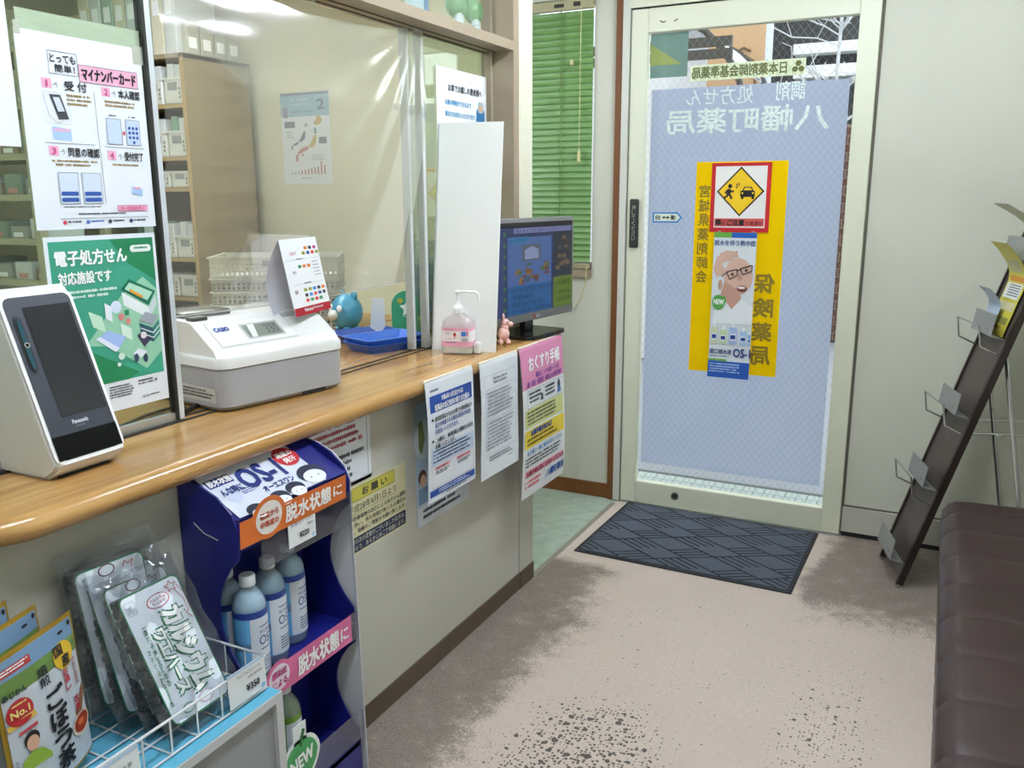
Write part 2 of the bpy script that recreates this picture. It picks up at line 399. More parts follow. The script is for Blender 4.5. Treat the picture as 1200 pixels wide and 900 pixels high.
b = MB(); b.tube([(-1.492, -.018, 2.19), (-1.494, -.02, 1.60)], .0018, 6); b.lathe([(.003, 0), (.007, -.01), (.008, -.05), (.003, -.055)][::-1], (-1.494, -.02, 1.60), 8); b.build('pull_cord', CORD, bl)
MB().lathe([(.004, 0), (.009, .005), (.009, .022), (.004, .026)], (-1.533, -.02, 1.955), 8).build('cord_joiner', CORD, bl)
b = MB(); b.tube([(-1.45, -.016, 1.09), (-1.455, -.016, 1.02), (-1.475, -.016, .95), (-1.505, -.016, .905), (-1.535, -.016, .90), (-1.555, -.016, .93), (-1.56, -.016, 1.0), (-1.56, -.016, 1.08)], .003, 6); b.build('loop_cord', CORD, bl)
tag(MB().box(-1.722, -1.668, 3.42, 3.428, 0, 1.63).build('white_strip_board', M('strip_board', 'cfd6dc', rough=.6, var=.03)), 'narrow white board standing upright behind the monitor before the green blind', 'board')

# ---------------------------------------------------------------- entrance door
d1 = sroot('door_1'); Y0, Y1 = YB-.022, YB+.015
LX0, LX1, GX0, GX1, GZ0, GZ1 = -1.268, -.298, -1.195, -.373, .111, 2.062
b = MB(); b.rbox(LX0, GX0, Y0, Y1, .006, 2.158, .003, 1); b.build('stile', FRAMEW, d1)
b = MB(); b.rbox(GX1, LX1, Y0, Y1, .006, 2.158, .003, 1); b.build('stile', FRAMEW, d1)
MB().rbox(GX0, GX1, Y0, Y1, .006, GZ0, .003, 1).build('bottom_rail', FRAMEW, d1)
MB().rbox(GX0, GX1, Y0, Y1, GZ1, 2.158, .003, 1).build('top_rail', FRAMEW, d1)
MB().box(GX0, GX1, YB-.003, YB+.002, GZ0, GZ1).build('pane', GLASS, d1)
# wire cast in the glass, a diamond mesh
b = MB(); px_, pz_ = .030, .038; wd = .0004; yy = YB+.0026
nlin = int((GX1-GX0)/px_+(GZ1-GZ0)/pz_)+2
for sgn in (1, -1):
    for i in range(nlin):
        # line x = a + sgn*px/pz*z
        c0 = GX0+i*px_ if sgn > 0 else GX1-i*px_
        pts = []
        x_at = lambda z: c0-sgn*(z-GZ0)*px_/pz_
        za = GZ0; xa = x_at(za)
        lo, hi = GX0, GX1
        zz = sorted([GZ0+(c0-lo)*sgn*pz_/px_, GZ0+(c0-hi)*sgn*pz_/px_]); z0 = max(GZ0, zz[0]); z1 = min(GZ1, zz[1])
        if z1 <= z0: continue
        p, q = Vector((x_at(z0), yy, z0)), Vector((x_at(z1), yy, z1)); n_ = (q-p).normalized().cross(Vector((0, 1, 0)))*wd
        b.add([p+n_, p-n_, q-n_, q+n_], [(0, 1, 2, 3)])
b.build('wire_mesh', M('glass_wire', '8b93a0', rough=.5, metal=.3), d1, kind='stuff')
FILM = bpy.data.materials.new('frosted_film'); FILM.use_nodes = True
n = FILM.node_tree.nodes; l = FILM.node_tree.links; n.remove(n['Principled BSDF'])
tl = n.new('ShaderNodeBsdfTranslucent'); tl.inputs[0].default_value = lin('ccd2e0'); df = n.new('ShaderNodeBsdfDiffuse'); df.inputs[0].default_value = lin('a9aec2')
nz = n.new('ShaderNodeTexNoise'); nz.inputs['Scale'].default_value = 2.5
mr = n.new('ShaderNodeMapRange'); mr.inputs[3].default_value = .22; mr.inputs[4].default_value = .34; l.new(nz.outputs[0], mr.inputs[0])
mx = n.new('ShaderNodeMixShader'); l.new(mr.outputs[0], mx.inputs[0]); l.new(tl.outputs[0], mx.inputs[1]); l.new(df.outputs[0], mx.inputs[2])
tr = n.new('ShaderNodeBsdfTransparent'); m2 = n.new('ShaderNodeMixShader'); m2.inputs[0].default_value = .12
l.new(mx.outputs[0], m2.inputs[1]); l.new(tr.outputs[0], m2.inputs[2]); l.new(m2.outputs[0], n['Material Output'].inputs[0])
MB().box(-1.180, -.393, YB+.006, YB+.0066, .197, 1.838).build('frosted_film', FILM, d1)
# lettering stuck outside, read backwards from inside
s = Sheet('door_lettering', '', '', (-1.195, YB+.0052, .111), (1, 0, 0), (0, 0, 1), .822, 1.951, None, parent=d1)
PALE = M('pale_letter_film', 'eef4f2', rough=.5, var=.03); OLIVE = I('6f7038')
def dv(z): return (2.062-z)/1.951
def du(x): return (x+1.195)/.822
s.text('八幡町薬局', du(-1.108), dv(1.752), du(-.462), dv(1.655), PALE, bold=.02, mirror=True)
s.text('調剤', du(-.665), dv(1.842), du(-.555), dv(1.770), PALE, bold=.01, mirror=True)
s.text('処方せん', du(-1.03), dv(1.835), du(-.755), dv(1.765), PALE, bold=.0, mirror=True)
s.rect(du(-1.018), dv(1.925), du(-.560), dv(1.862), I('eceed0'), 1)
s.text('日本薬剤師会基準薬局', du(-1.008), dv(1.917), du(-.632), dv(1.872), OLIVE, bold=.025, mirror=True, lift=2)
for dx, dz in ((0, .012), (-.012, -.009), (.012, -.009)): s.oval(du(-.588+dx), dv(1.894+dz), .0135, .0055, OLIVE, 2)
s.rect(du(-1.19), dv(2.060), du(-1.030), dv(1.885), I('7d9a92'), 1)
s.poly([(du(-1.19), dv(2.02)), (du(-1.19), dv(1.935)), (du(-1.055), dv(1.935))], I('a8b060'), 2)
s.done(); s.root['kind'] = 'structure'
pp = MB().rbox(-1.252, -1.212, Y0-.014, Y0, 1.180, 1.388, .005, 2).build('push_plate', M('black_plastic', '2b2b29', rough=.35), d1)
s = Sheet('push_plate_print', '', '', (-1.252, Y0-.0143, 1.18), (1, 0, 0), (0, 0, 1), .04, .208, None, parent=d1)
s.vtext('押してください', .3, .12, .7, .86, I('a9a99f')); s.done()
b = MB(); b.cyl((-1.006, Y0-.004, .066), (-1.006, Y0, .066), .017, n=20); b.build('lock_cylinder', M('lock_metal', '77776f', rough=.35, metal=.8), d1, True)
MB().cyl((-1.006, Y0-.006, .066), (-1.006, Y0-.003, .066), .007, n=12).build('keyhole', DARKGAP, d1)
b = MB(); b.tube([(-1.145, Y0-.001, 2.105), (-1.13, Y0-.001, 2.098), (-1.12, Y0-.001, 2.102)], .002, 5); b.tube([(-1.085, Y0-.001, 2.098), (-1.07, Y0-.001, 2.106)], .002, 5); b.build('scuff_mark', DARKGAP, d1)
b = MB(); b.box(-1.302, -1.272, YB-.03, YB+.05, 0, CEIL); b.build('frame_post', M('door_jamb', 'c6c8bc', rough=.4, var=.04), d1)
MB().box(-1.272, -1.269, YB-.01, YB+.03, 0, 2.165).build('gasket_or_shadow', DARKGAP, d1)
MB().box(-.2975, -.289, YB-.006, YB+.05, 0, CEIL).build('gasket_or_shadow', M('gap_shade_brown', '5d594d', rough=.7), d1)  # brown strip painting the thin shadow between door leaf and wall
MB().box(-1.272, -.289, YB-.026, YB+.05, 2.165, CEIL).build('head_panel', FRAMEW, d1)
MB().box(-1.272, -.289, YB-.015, YB+.03, 2.158, 2.165).build('gasket_or_shadow', DARKGAP, d1)
MB().box(-1.30, -.29, YB-.03, YB+.10, -.002, .005).build('threshold', ALU, d1)

# ---------------------------------------------------------------- glazed partition above the counter
w2 = sroot('window_2')
ZT = .925; XG = -1.47
MB().box(-1.505, -1.38, .10, 2.802, 1.885, 1.916).build('transom_rail', TAUPE, w2)
b = MB(); b.box(-1.452, -1.446, .10, 2.76, 1.8835, 1.886); b.box(-1.487, -1.481, .10, 2.76, 1.8835, 1.886); b.build('rail_groove', DARKGAP, w2)
MB().box(-1.505, -1.38, 2.762, 2.802, ZT, 1.885).build('jamb', TAUPE, w2)
MB().box(-1.505, -1.38, 2.762, 2.802, 1.916, CEIL).build('jamb', TAUPE, w2)
b = MB(); b.box(-1.466, -1.460, 2.754, 2.762, ZT, 1.885); b.build('jamb_bead', M('taupe_bead', 'a89b84', rough=.5), w2)
b = MB(); b.box(-1.466, -1.460, 2.754, 2.762, 1.916, CEIL); b.build('jamb_bead', M('taupe_bead'), w2)
MB().box(-1.447, -1.443, .10, 2.762, 1.916, CEIL).build('pane', GLASS, w2)
PANE2 = clear('sliding_glass', 'eef6ee', refl=.035, rough=0)
MB().box(XG-.002, XG+.002, .10, 1.285, ZT+.012, 1.885).build('pane', PANE2, w2)
MB().box(XG-.022, XG-.018, 2.25, 2.757, ZT+.012, 1.885).build('pane', PANE2, w2)
LALU = M('bright_aluminium', 'd3d8dc', rough=.3, metal=.35, var=.04)
for y0, x, gm in ((1.285, XG, DARKGAP), (2.245, XG-.02, M('grey_seal', 'a3a79f', rough=.5)), (2.295, XG, M('grey_seal'))):
    MB().box(x-.010, x+.010, y0+.006, y0+.020, ZT+.004, 1.885).build('stile', LALU, w2)
    MB().box(x-.011, x+.011, y0, y0+.006, ZT+.004, 1.885).build('gasket_or_shadow', gm, w2)
MB().box(XG-.004, XG+.004, 2.32, 2.757, ZT+.004, ZT+.03).build('bottom_shoe', ALU, w2)
MB().box(XG-.006, XG+.006, .10, 1.285, ZT+.002, ZT+.02).build('bottom_shoe', ALU, w2)
MB().box(XG+.011, XG+.014, 2.40, 2.412, 1.36, 1.42).build('finger_pull', M('pull_metal', 'a7aa9f', rough=.4), w2)
b = MB(); b.box(-1.458, -1.450, .75, 2.76, ZT, ZT+.0025); b.build('bottom_track', DARKGAP, w2)
b = MB(); b.box(-1.488, -1.480, .75, 2.76, ZT, ZT+.0025); b.build('bottom_track', DARKGAP, w2)

# ---------------------------------------------------------------- ceiling lamps
LAMP = emit('lamp_diffuser', 'e9f1ff', LAMP_STRENGTH)
def ceiling_lamp(x, y, rz, label):
    t = thing('ceiling_lamp', label, 'lamp', (x, y, CEIL), rz, 'ceiling lamps')
    b = MB(); b.prism([(-.14, 0), (.14, 0), (.11, -.05), (-.11, -.05)], (0, -.62, 0), (1, 0, 0), (0, 0, 1), (0, 1.24, 0)); b.build('housing', M('lamp_housing', 'dfe0da', rough=.4), t)
    for s_ in (-.055, .055): MB().cyl((s_, -.59, -.068), (s_, .59, -.068), .016, n=12).build('tube', LAMP, t, True)
for x, y, rz, lb in ((-.45, 2.55, 0, 'fluorescent ceiling lamp over the door mat'), (-.45, .7, 0, 'fluorescent ceiling lamp over the middle of the waiting room'),
                     (-2.7, 2.3, 0, 'fluorescent ceiling lamp over the staff desk'), (-2.9, .6, 0, 'fluorescent ceiling lamp at the near end of the staff room')):
    ceiling_lamp(x, y, rz, lb)

# ================================================================== OUTSIDE
ASPH = M('asphalt', '8b8f96', rough=.9, var=.15, scale=60)
struct(MB().box(-9, 9, 4.16, 16, -.07, -.02).build('ground_street', ASPH))
pv = sroot('floor_porch'); MB().box(-1.6, .2, 3.80, 4.16, -.06, -.004).build('mortar_bed', M('mortar', '565c5a', rough=.9), pv)
TILE = M('porch_tile', 'a7b3b0', rough=.45, var=.06, scale=5)
tm = MB().rbox(-.0235, .0235, -.036, .036, -.012, .002, .002, 1).mesh('tile', TILE)
for j in range(4):
    for i in range(32): share('tile', tm, pv, (-1.50+i*.0495, 3.845+j*.076, 0))
pb = thing('peach_building', 'peach rendered house wall across the street seen above the door film', 'building', (0, 8, 0))
A = px(760, 60, Y=8).x; B_ = px(898, 60, Y=8).x
MB().box(A, B_, 0, .25, 0, 5).build('wall', M('peach_render', 'bd9a74', rough=.85, var=.05), pb)
MB().box(A-.05, B_+.03, -.06, 0, 0, .5).build('plinth', M('plinth_grey', '8c8780', rough=.9), pb)
b = MB(); q = [px(u, v, Y=8) for u, v in ((885, 100), (884, 72), (874, 66), (862, 62), (856, 54))]
b.tube([(p.x, -.01, p.z) for p in q], .012, 5); b.tube([(p.x, -.01, p.z) for p in [px(u, v, Y=8) for u, v in ((862, 62), (872, 56), (880, 60))]], .01, 5); b.build('crack', M('crack_dark', '6c5238', rough=.9), pb)
cp = thing('arched_carport', 'arched carport with dark ribs and white roof sheets outside the door', 'carport', (0, 6.0, 0))
arc = [px(u, v, Y=6) for u, v in ((745, 12), (780, 18), (808, 26), (826, 36), (842, 52), (856, 72), (866, 94), (872, 125), (876, 190))]
foot = px(880, 560, Y=6); arc.append(Vector((foot.x, 6, 0)))
RIB = M('dark_bronze', '3c3833', rough=.4, metal=.4)
for dy in (0, 1.1): MB().tube([(p.x, dy, p.z) for p in arc], .022, 8).build('rib', RIB, cp, True)
SHEET = M('white_roof_sheet', 'c9c9cf', rough=.5, var=.04)
for k in range(0, 5):
    p, q = arc[k], arc[k+1]; b = MB(); b.add([(p.x, .04, p.z), (q.x, .04, q.z), (q.x, 1.06, q.z), (p.x, 1.06, p.z), (p.x, .04, p.z-.02), (q.x, .04, q.z-.02), (q.x, 1.06, q.z-.02), (p.x, 1.06, p.z-.02)], [(0, 1, 2, 3), (7, 6, 5, 4), (0, 4, 5, 1), (2, 6, 7, 3)]); b.build('roof_sheet', SHEET, cp)
for v in (52, 66):
    a, c = px(800, v, Y=6), px(858, v+1, Y=6); MB().box(a.x-1.2, c.x, -.02, .02, a.z-.03, a.z+.03).build('cross_bar', RIB, cp)
MB().box(arc[0].x-1.4, px(828, 50, Y=7.2).x, 1.2, 1.25, 0, 2.9).build('back_panel', SHEET, cp)
dh = thing('dark_building', 'dark house front with painted lamp reflection bars beyond the bare tree', 'building', (0, 9.5, 0))
a, c = px(905, 60, Y=9.5).x, px(1090, 60, Y=9.5).x
MB().box(a, c, 0, 2, 0, 5).build('wall', M('dark_wall', '2f3132', rough=.8, var=.3, scale=4), dh)
for v0, v1 in ((52, 64), (78, 92)):
    p, q = px(930, v0, Y=9.3), px(930, v1, Y=9.3); MB().box(p.x, c, -.2, 0, q.z, p.z).build('lamp_reflection_bar', M('lamp_reflection_bar', 'dfe3e6', rough=.6), dh)  # white bars stand in for ceiling lamp reflections in the door glass
bw = thing('brick_wall', 'low red brick wall across the street beside the door film', 'wall', (0, 8.9, 0))
bx0, bx1 = px(930, 300, Y=8.9).x, px(1060, 300, Y=8.9).x; MB().box(bx0, bx1, 0, .25, 0, 2.05).build('wall_core', M('brick_joint', '8a7d72', rough=.9), bw)
BRICK = M('red_brick', '5c3a30', rough=.85, var=.25, scale=3); bm_ = MB().box(-.10, .10, -.012, .02, -.033, .033).mesh('brick', BRICK)
for r in range(26):
    for k in range(8):
        x = bx0+.10+k*.215+(.107 if r % 2 else 0)
        if x+.1 < bx1: share('brick', bm_, bw, (x, 0, .04+r*.078))
tp = px(901, 60, Y=7.4); up = thing('utility_pole', 'pale utility pole standing between the peach house and the tree', 'pole', (tp.x, 7.4, 0))
MB().cyl((0, 0, 0), (0, 0, 5), .03, .028, 14).build('pole_shaft', M('pale_pole', 'bfc8d6', rough=.5), up, True); b = MB(); b.cyl((0, 0, 2.1), (0, 0, 2.2), .036, n=14); b.build('pole_band', ALU, up)
bt = thing('bare_tree', 'bare pale-branched tree in front of the dark house', 'tree', (px(985, 60, Y=7.8).x, 7.8, 0))
BARK = M('pale_bark', 'b9bcc0', rough=.8); rnd = random.Random(4)
b = MB(); b.tube([(0, 0, 0), (.02, 0, 1.2), (-.02, .02, 2.2), (0, 0, 3.4)], .014, 7); b.build('trunk', BARK, bt)
b = MB()
for k in range(26):
    z = 1.9+rnd.random()*1.2; a = rnd.random()*6.28; L = .35+rnd.random()*.5; p = Vector((0, 0, z)); d = Vector((math.cos(a), math.sin(a)*.5, .5)).normalized(); pts = [p]
    for j in range(4):
        d = (d+Vector((rnd.uniform(-.5, .5), rnd.uniform(-.3, .3), rnd.uniform(-.3, .4)))).normalized(); pts.append(pts[-1]+d*L/4)
        b.tube([pts[-1], pts[-1]+Vector((rnd.uniform(-.2, .2), rnd.uniform(-.1, .1), rnd.uniform(-.12, .2)))], .004, 4)
    b.tube(pts, .007, 4)
b.build('branches', BARK, bt, kind='stuff')

# ================================================================== COUNTER
ct = thing('reception_counter', 'long reception counter with honey wood top and off-white front', 'counter')
PANEL = M('counter_front', 'b9b6aa', rough=.6, var=.06, scale=2.5, stretch=(1, 1, 2), bump=.03)
MB().box(-1.33, -1.285, .72, 2.602, .064, .885).build('front_panel', PANEL, ct)
MB().box(-1.33, -1.283, 2.605, 2.716, .064, .885).build('corner_panel', PANEL, ct)
MB().box(-1.93, -1.331, 2.69, 2.715, 0, .885).build('end_panel', PANEL, ct)
MB().box(-1.93, -1.331, .72, .745, 0, .885).build('end_panel', PANEL, ct)
KICK = M('kick_board', '5a4b3d', rough=.55, var=.1)
MB().box(-1.33, -1.281, .72, 2.602, 0, .064).build('kick_board', KICK, ct); MB().box(-1.33, -1.279, 2.605, 2.717, 0, .064).build('kick_board', KICK, ct)
def wood(name, a, c_, ax=(9, .55, 9)):
    m = bpy.data.materials.new(name); m.use_nodes = True; n = m.node_tree.nodes; l = m.node_tree.links; p = n['Principled BSDF']
    p.inputs['Roughness'].default_value = .24; p.inputs['Coat Weight'].default_value = .35; p.inputs['Coat Roughness'].default_value = .08
    tc = n.new('ShaderNodeTexCoord'); mp = n.new('ShaderNodeMapping'); mp.inputs['Scale'].default_value = ax; l.new(tc.outputs['Object'], mp.inputs[0])
    z = n.new('ShaderNodeTexNoise'); z.inputs['Scale'].default_value = 3; z.inputs['Detail'].default_value = 8; z.inputs['Distortion'].default_value = .6; l.new(mp.outputs[0], z.inputs[0])
    z2 = n.new('ShaderNodeTexNoise'); z2.inputs['Scale'].default_value = 22; z2.inputs['Detail'].default_value = 4; l.new(mp.outputs[0], z2.inputs[0])
    ad = n.new('ShaderNodeMath'); ad.operation = 'MULTIPLY_ADD'; ad.inputs[1].default_value = .35; l.new(z2.outputs[0], ad.inputs[0]); l.new(z.outputs[0], ad.inputs[2])
    r = n.new('ShaderNodeValToRGB'); r.color_ramp.elements[0].position = .45; r.color_ramp.elements[1].position = .85; r.color_ramp.elements[0].color = lin(a); r.color_ramp.elements[1].color = lin(c_)
    l.new(ad.outputs[0], r.inputs[0]); l.new(r.outputs[0], p.inputs['Base Color']); return m
WOOD = wood('honey_wood', '9c6f3a', 'bf955a')
def rounded_top(outline, z0, z1, k=6):
    r = (z1-z0)/2; zc = (z0+z1)/2; N = len(outline); nr = []
    for i in range(N):
        a, c = Vector(outline[i-1]), Vector(outline[(i+1) % N]); t = (c-a).normalized(); nr.append(Vector((t.y, -t.x)))
    b = MB(); vs = []; rings = 2*k+1
    for j in range(rings):
        t = math.pi*(j/(2*k)-.5)
        for p, n_ in zip(outline, nr): q = Vector(p)-n_*r*(1-math.cos(t)); vs.append((q.x, q.y, zc+r*math.sin(t)))
    fs = [(j*N+i, j*N+(i+1) % N, (j+1)*N+(i+1) % N, (j+1)*N+i) for j in range(rings-1) for i in range(N)]
    return b.add(vs, fs+[tuple(range(N))[::-1], tuple(range((rings-1)*N, rings*N))])
out = [(-1.95, .69)]
out += [(-1.212-.11+.11*math.sin(t), .69+.11-.11*math.cos(t)) for t in [math.pi/2*i/10 for i in range(11)]]
out += [(-1.212, .8+(2.75-.8)*i/12) for i in range(1, 12)]
out += [(-1.212-.03+.03*math.cos(t), 2.75+.03*math.sin(t)) for t in [math.pi/2*i/6 for i in range(7)]]
out += [(-1.95, 2.78)]
rounded_top(out, .880, ZT).build('worktop', WOOD, ct, True)
dk = thing('staff_desk', 'plain staff desk behind the counter holding the white baskets', 'desk')
MB().rbox(-2.75, -1.955, .75, 2.95, .885, ZT-.003, .004, 1).build('desk_top', M('desk_top', 'b08a52', rough=.4, var=.08), dk)
for x in (-2.72, -2.0):
    for y in (.8, 2.87): MB().box(x-.025, x+.025, y-.025, y+.025, 0, .885).build('leg', ALU, dk)

# ---------------------------------------------------------------- hanging clear plastic sheet
CURT = clear('clear_vinyl', 'f3f3ea', refl=.02, rough=.12, haze=.10, hazecol='f4f2e4')
def curtain(a, c):
    y = 1.312+a*(2.30-1.312); z = 1.882-c*(1.882-1.145)
    rad = math.hypot((a-.97)*1.1, c*.8)
    ang = math.atan2(c*.8, (.97-a)*1.1)
    x = -1.446+.024*min(c, .3)-.105*max(0, c-.3)-.020*math.sin(math.pi*a)*(1-c)**2
    x += .0022*math.sin(ang*21)*min(1, rad*4)*max(0, 1-1.3*rad)                      # folds raying from the far upper corner
    x += .004*math.sin(a*5+c*3)+.0010*math.sin(a*21-c*9)*(1-c)+.0012*math.sin(c*70+a*8)*max(0, .35-a)*3
    return (x, y, z-.012*math.sin(math.pi*a))
cu = thing('plastic_curtain', 'clear plastic splash sheet hanging from the rail above the cash register', 'curtain')
MB().grid(120, 70, curtain).build('vinyl_sheet', CURT, cu, True)
b = MB(); b.tube([curtain(i/40, 1) for i in range(41)], .0016, 5); b.build('hem', clear('vinyl_hem', 'e9e9e0', refl=.15, rough=.1, haze=.4), cu)
for a in (.03, .5, .97):
    p = curtain(a, 0); MB().box(p[0], p[0]+.0008, p[1]-.02, p[1]+.02, 1.872, 1.8845).build('tape', clear('tape_clear', 'eeeedd', refl=.06, rough=.2, haze=.4), cu)

# ---------------------------------------------------------------- cash register (local x along the counter, -y to the room)
rg = thing('cash_register', 'white and grey electronic cash register with LCD on the counter', 'cash register', (-1.415, 1.373, ZT), math.radians(80))
RW, RD = .37, .31
RGREY = M('register_grey', '9c9d9f', rough=.5, var=.03, scale=40); RWHITE = M('register_white', 'dcdcd8', rough=.42, var=.02)
def rr(x0, x1, y0, y1, r, k=5):
    o = []
    for cx, cy, a in ((x1-r, y1-r, 0), (x0+r, y1-r, 90), (x0+r, y0+r, 180), (x1-r, y0+r, 270)):
        o += [(cx+r*math.cos(math.radians(a+90*i/k)), cy+r*math.sin(math.radians(a+90*i/k))) for i in range(k+1)]
    return o
b = MB(); b.prism(rr(0, RW, 0, RD, .035), (0, 0, .012), (1, 0, 0), (0, 1, 0), (0, 0, .086)); b.build('drawer_case', RGREY, rg, True)
b = MB(); b.prism(rr(.006, RW-.006, .006, RD, .034), (0, 0, .004), (1, 0, 0), (0, 1, 0), (0, 0, .010)); b.build('base_plate', M('register_beige', '8f8576', rough=.6), rg, True)
for x in (.05, .31): MB().cyl((x, .05, 0), (x, .05, .006), .012, n=10).build('rubber_foot', DARKGAP, rg)
b = MB(); lo = rr(-.003, RW+.003, -.003, RD+.003, .036); hi = rr(0, RW, 0, RD, .034); k = len(lo)
b.add([(x, y, .100) for x, y in lo]+[(x, y, .118) for x, y in lo]+[(x, y, .124) for x, y in hi], [tuple(range(k))[::-1], tuple(range(2*k, 3*k))]+[(j*k+i, j*k+(i+1) % k, (j+1)*k+(i+1) % k, (j+1)*k+i) for j in (0, 1) for i in range(k)])
b.build('case_rim', RWHITE, rg, True)
prof = [(.018, .124), (.030, .140), (.105, .192), (.118, .197), (.285, .200), (.300, .190), (.302, .124)]
b = MB(); b.prism(prof, (.006, 0, 0), (0, 1, 0), (0, 0, 1), (.358, 0, 0)); b.build('console', RWHITE, rg, False)
sl = Vector((0, .075, .052)).normalized()                                   # up along the sloped face
def on_slope(x, t, lift=.0): 
    nn = Vector((1, 0, 0)).cross(sl); return Vector((x, .030, .140))+sl*t+nn*lift
s = Sheet('display_panel', '', '', on_slope(.035, .006, .0015), (1, 0, 0), sl, .215, .082, M('register_panel', 'e4e5e4', rough=.35), th=.0015, parent=rg, part='panel_plate')
LCD = M('lcd_screen', '7f847b', rough=.18, var=.05); 
s.rect(.37, .20, .88, .86, I('b9bbb6'), 1, 'lcd_bezel'); s.rect(.40, .27, .85, .80, LCD, 2, 'lcd_screen')
s.poly([(.47, .27), (.56, .27), (.50, .80), (.43, .80)], I('d9dcd8'), 3, 'lcd_label')
for i, d in enumerate('330'): s.text(d, .66+i*.06, .36, .705+i*.06, .72, I('3f463f'), lift=3)
s.text('CASIO', .05, .24, .23, .40, I('2f3f8a'), bold=.05); s.frame(.0, .0, 1, 1, .0008, I('bfc2c2')); s.done()
MB().prism([(0, 0), (.115, 0), (.115, .014), (0, .014)], on_slope(.252, .078, .0005), (1, 0, 0), sl, Vector((1, 0, 0)).cross(sl)*.001).build('key_strip', M('strip_grey', 'a8aaa7', rough=.5), rg)
b = MB(); b.rbox(.03, .16, .17, .27, .196, .212, .006); b.build('printer_cover', M('printer_smoke', '6e706c', rough=.25), rg, True)
MB().rbox(.02, .06, .12, .15, .196, .206, .003).build('key_holder', M('key_metal', '55534f', rough=.4, metal=.5), rg)
s = Sheet('rating_label', '', '', (-.0008, .175, .022), (0, -1, 0), (0, 0, 1), .15, .032, M('label_silver', 'b9b7b0', rough=.4), parent=rg, part='label_plate')
s.greek(.04, .15, .96, .85, 3, I('4a4945')); s.done()
b = MB(); b.box(.23, .30, .002, .02, .003, .011); b.build('drawer_lip', DARKGAP, rg)

# ---------------------------------------------------------------- payment brand card standing on the register
cardp = px(347, 372, Z=ZT+.188); cardr = px(388, 361, Z=ZT+.188); cw = (cardr-cardp).length
ri = (cardr-cardp).normalized(); back = Vector((-ri.y, ri.x, 0)); cup = (Vector((0, 0, 1))*.187+back*.036)
s = Sheet('payment_brand_card', 'white tent card of payment logos with red foot standing on the register', 'card', cardp, ri, cup, cw, cup.length, PAPER, th=.0012, part='front_leaf')
s.rect(0, .895, 1, 1, I('9c1524'), 1); s.text('Rakuten', .26, .915, .50, .955, WHITE, bold=.03); s.text('Payment', .52, .915, .78, .955, WHITE)
s.text('CREDIT', .18, .175, .36, .215, I('b0404a')); cols = ['c23a3a', '2b4d8c', '3c3c44', 'd8792b', '3d8a5a', 'c63a7a', '2f83c4', '8a8a30']
rc = random.Random(3)
for r, (v, n0, us) in enumerate(((.115, 3, .60), (.18, 4, .52), (.35, 3, .34), (.66, 5, .36), (.73, 5, .36), (.80, 4, .36))):
    for k in range(n0): s.rrect(us+k*.125, v, us+.085+k*.125, v+.042, I(cols[rc.randrange(8)]), lift=1, r=.25, name='logo_patch')
for k in range(5): s.greek(.74, .32+k*.045, .92, .345+k*.045, 1, I('8a8f98'))
s.line([(.06, .275), (.94, .275)], .0006, I('9aa0aa')); s.line([(.08, .60), (.94, .60)], .0006, I('9aa0aa')); s.greek(.40, .585, .62, .61, 1, I('5a6070')); s.greek(.34, .265, .56, .29, 1, I('5a6070'))
s.text('QR', .10, .67, .19, .72, I('6a2a3a'), bold=.02); s.text('電子', .16, .42, .26, .46, I('6a2a3a')); s.done()
b = MB(); L = cup.length
def leaf(a, c):   # the second leaf bows away from the front and meets it at the top edge
    hb = .036*(1-c)+.060*c+.026*math.sin(math.pi*c); vb = .187*(1-c)                 # back, up
    return (a*cw, (hb*.036+vb*.187)/L, -(hb*.187-vb*.036)/L-.0015)
b.grid(1, 14, leaf); b.build('back_leaf', M('card_inner', 'd4d3da', rough=.7), s.root, True)

# ---------------------------------------------------------------- face recognition card reader
tm_ = thing('card_reader', 'white face recognition card reader with tilted black screen on the counter', 'card reader', (-1.348, .895, ZT), math.radians(91))
TW = .142
SHELL = M('reader_white', 'd9d6d2', rough=.45, var=.02); BEZ = M('reader_black', '2e323c', rough=.4, var=.05); INK = M('reader_screen', '14171e', rough=.2, var=.02, spec=.6)
# side profile in (y back, z up): foot set back, face leaning back
fb = Vector((-.032, .028)); ft = Vector((.078, .322)); bt_ = Vector((.125, .318)); bb = Vector((.20, .004))
pf = [(.0, 0), (-.024, .016), (fb.x, fb.y), (ft.x-.004, ft.y-.012), (ft.x+.006, ft.y+.002), (bt_.x, bt_.y), (bt_.x+.014, bt_.y-.014), (bb.x, bb.y+.05), (bb.x, bb.y), (.19, 0)]
bm = bmesh.new(); v0 = [bm.verts.new((0, p[0], p[1])) for p in pf]; v1 = [bm.verts.new((TW, p[0], p[1])) for p in pf]; k = len(pf)
bm.faces.new(v0); bm.faces.new(v1[::-1]); [bm.faces.new((v0[i], v1[i], v1[(i+1) % k], v0[(i+1) % k])[::-1]) for i in range(k)]
bmesh.ops.recalc_face_normals(bm, faces=bm.faces[:]); ed = [e for e in bm.edges if abs(e.verts[0].co.x-e.verts[1].co.x) < 1e-6]
bmesh.ops.bevel(bm, geom=ed, offset=.006, segments=3, affect='EDGES'); me = bpy.data.meshes.new('shell'); bm.to_mesh(me); bm.free(); me.materials.append(SHELL)
for p in me.polygons: p.use_smooth = True
me.set_sharp_from_angle(angle=math.radians(35)); share('shell', me, tm_)
fu = Vector((0, ft.x-fb.x, ft.y-fb.y)); FL = fu.length; fu.normalize()
s = Sheet('face_plate', '', '', (.001, fb.x-.0006, fb.y+.0005), (1, 0, 0), fu, TW-.002, FL-.008, None, parent=tm_)
s.rrect(.0, .0, 1, 1, M('reader_rim', 'f2f2f0', rough=.35), r=.055, lift=2, name='rim')
s.rrect(.045, .022, .955, .978, BEZ, r=.045, lift=4, name='bezel')
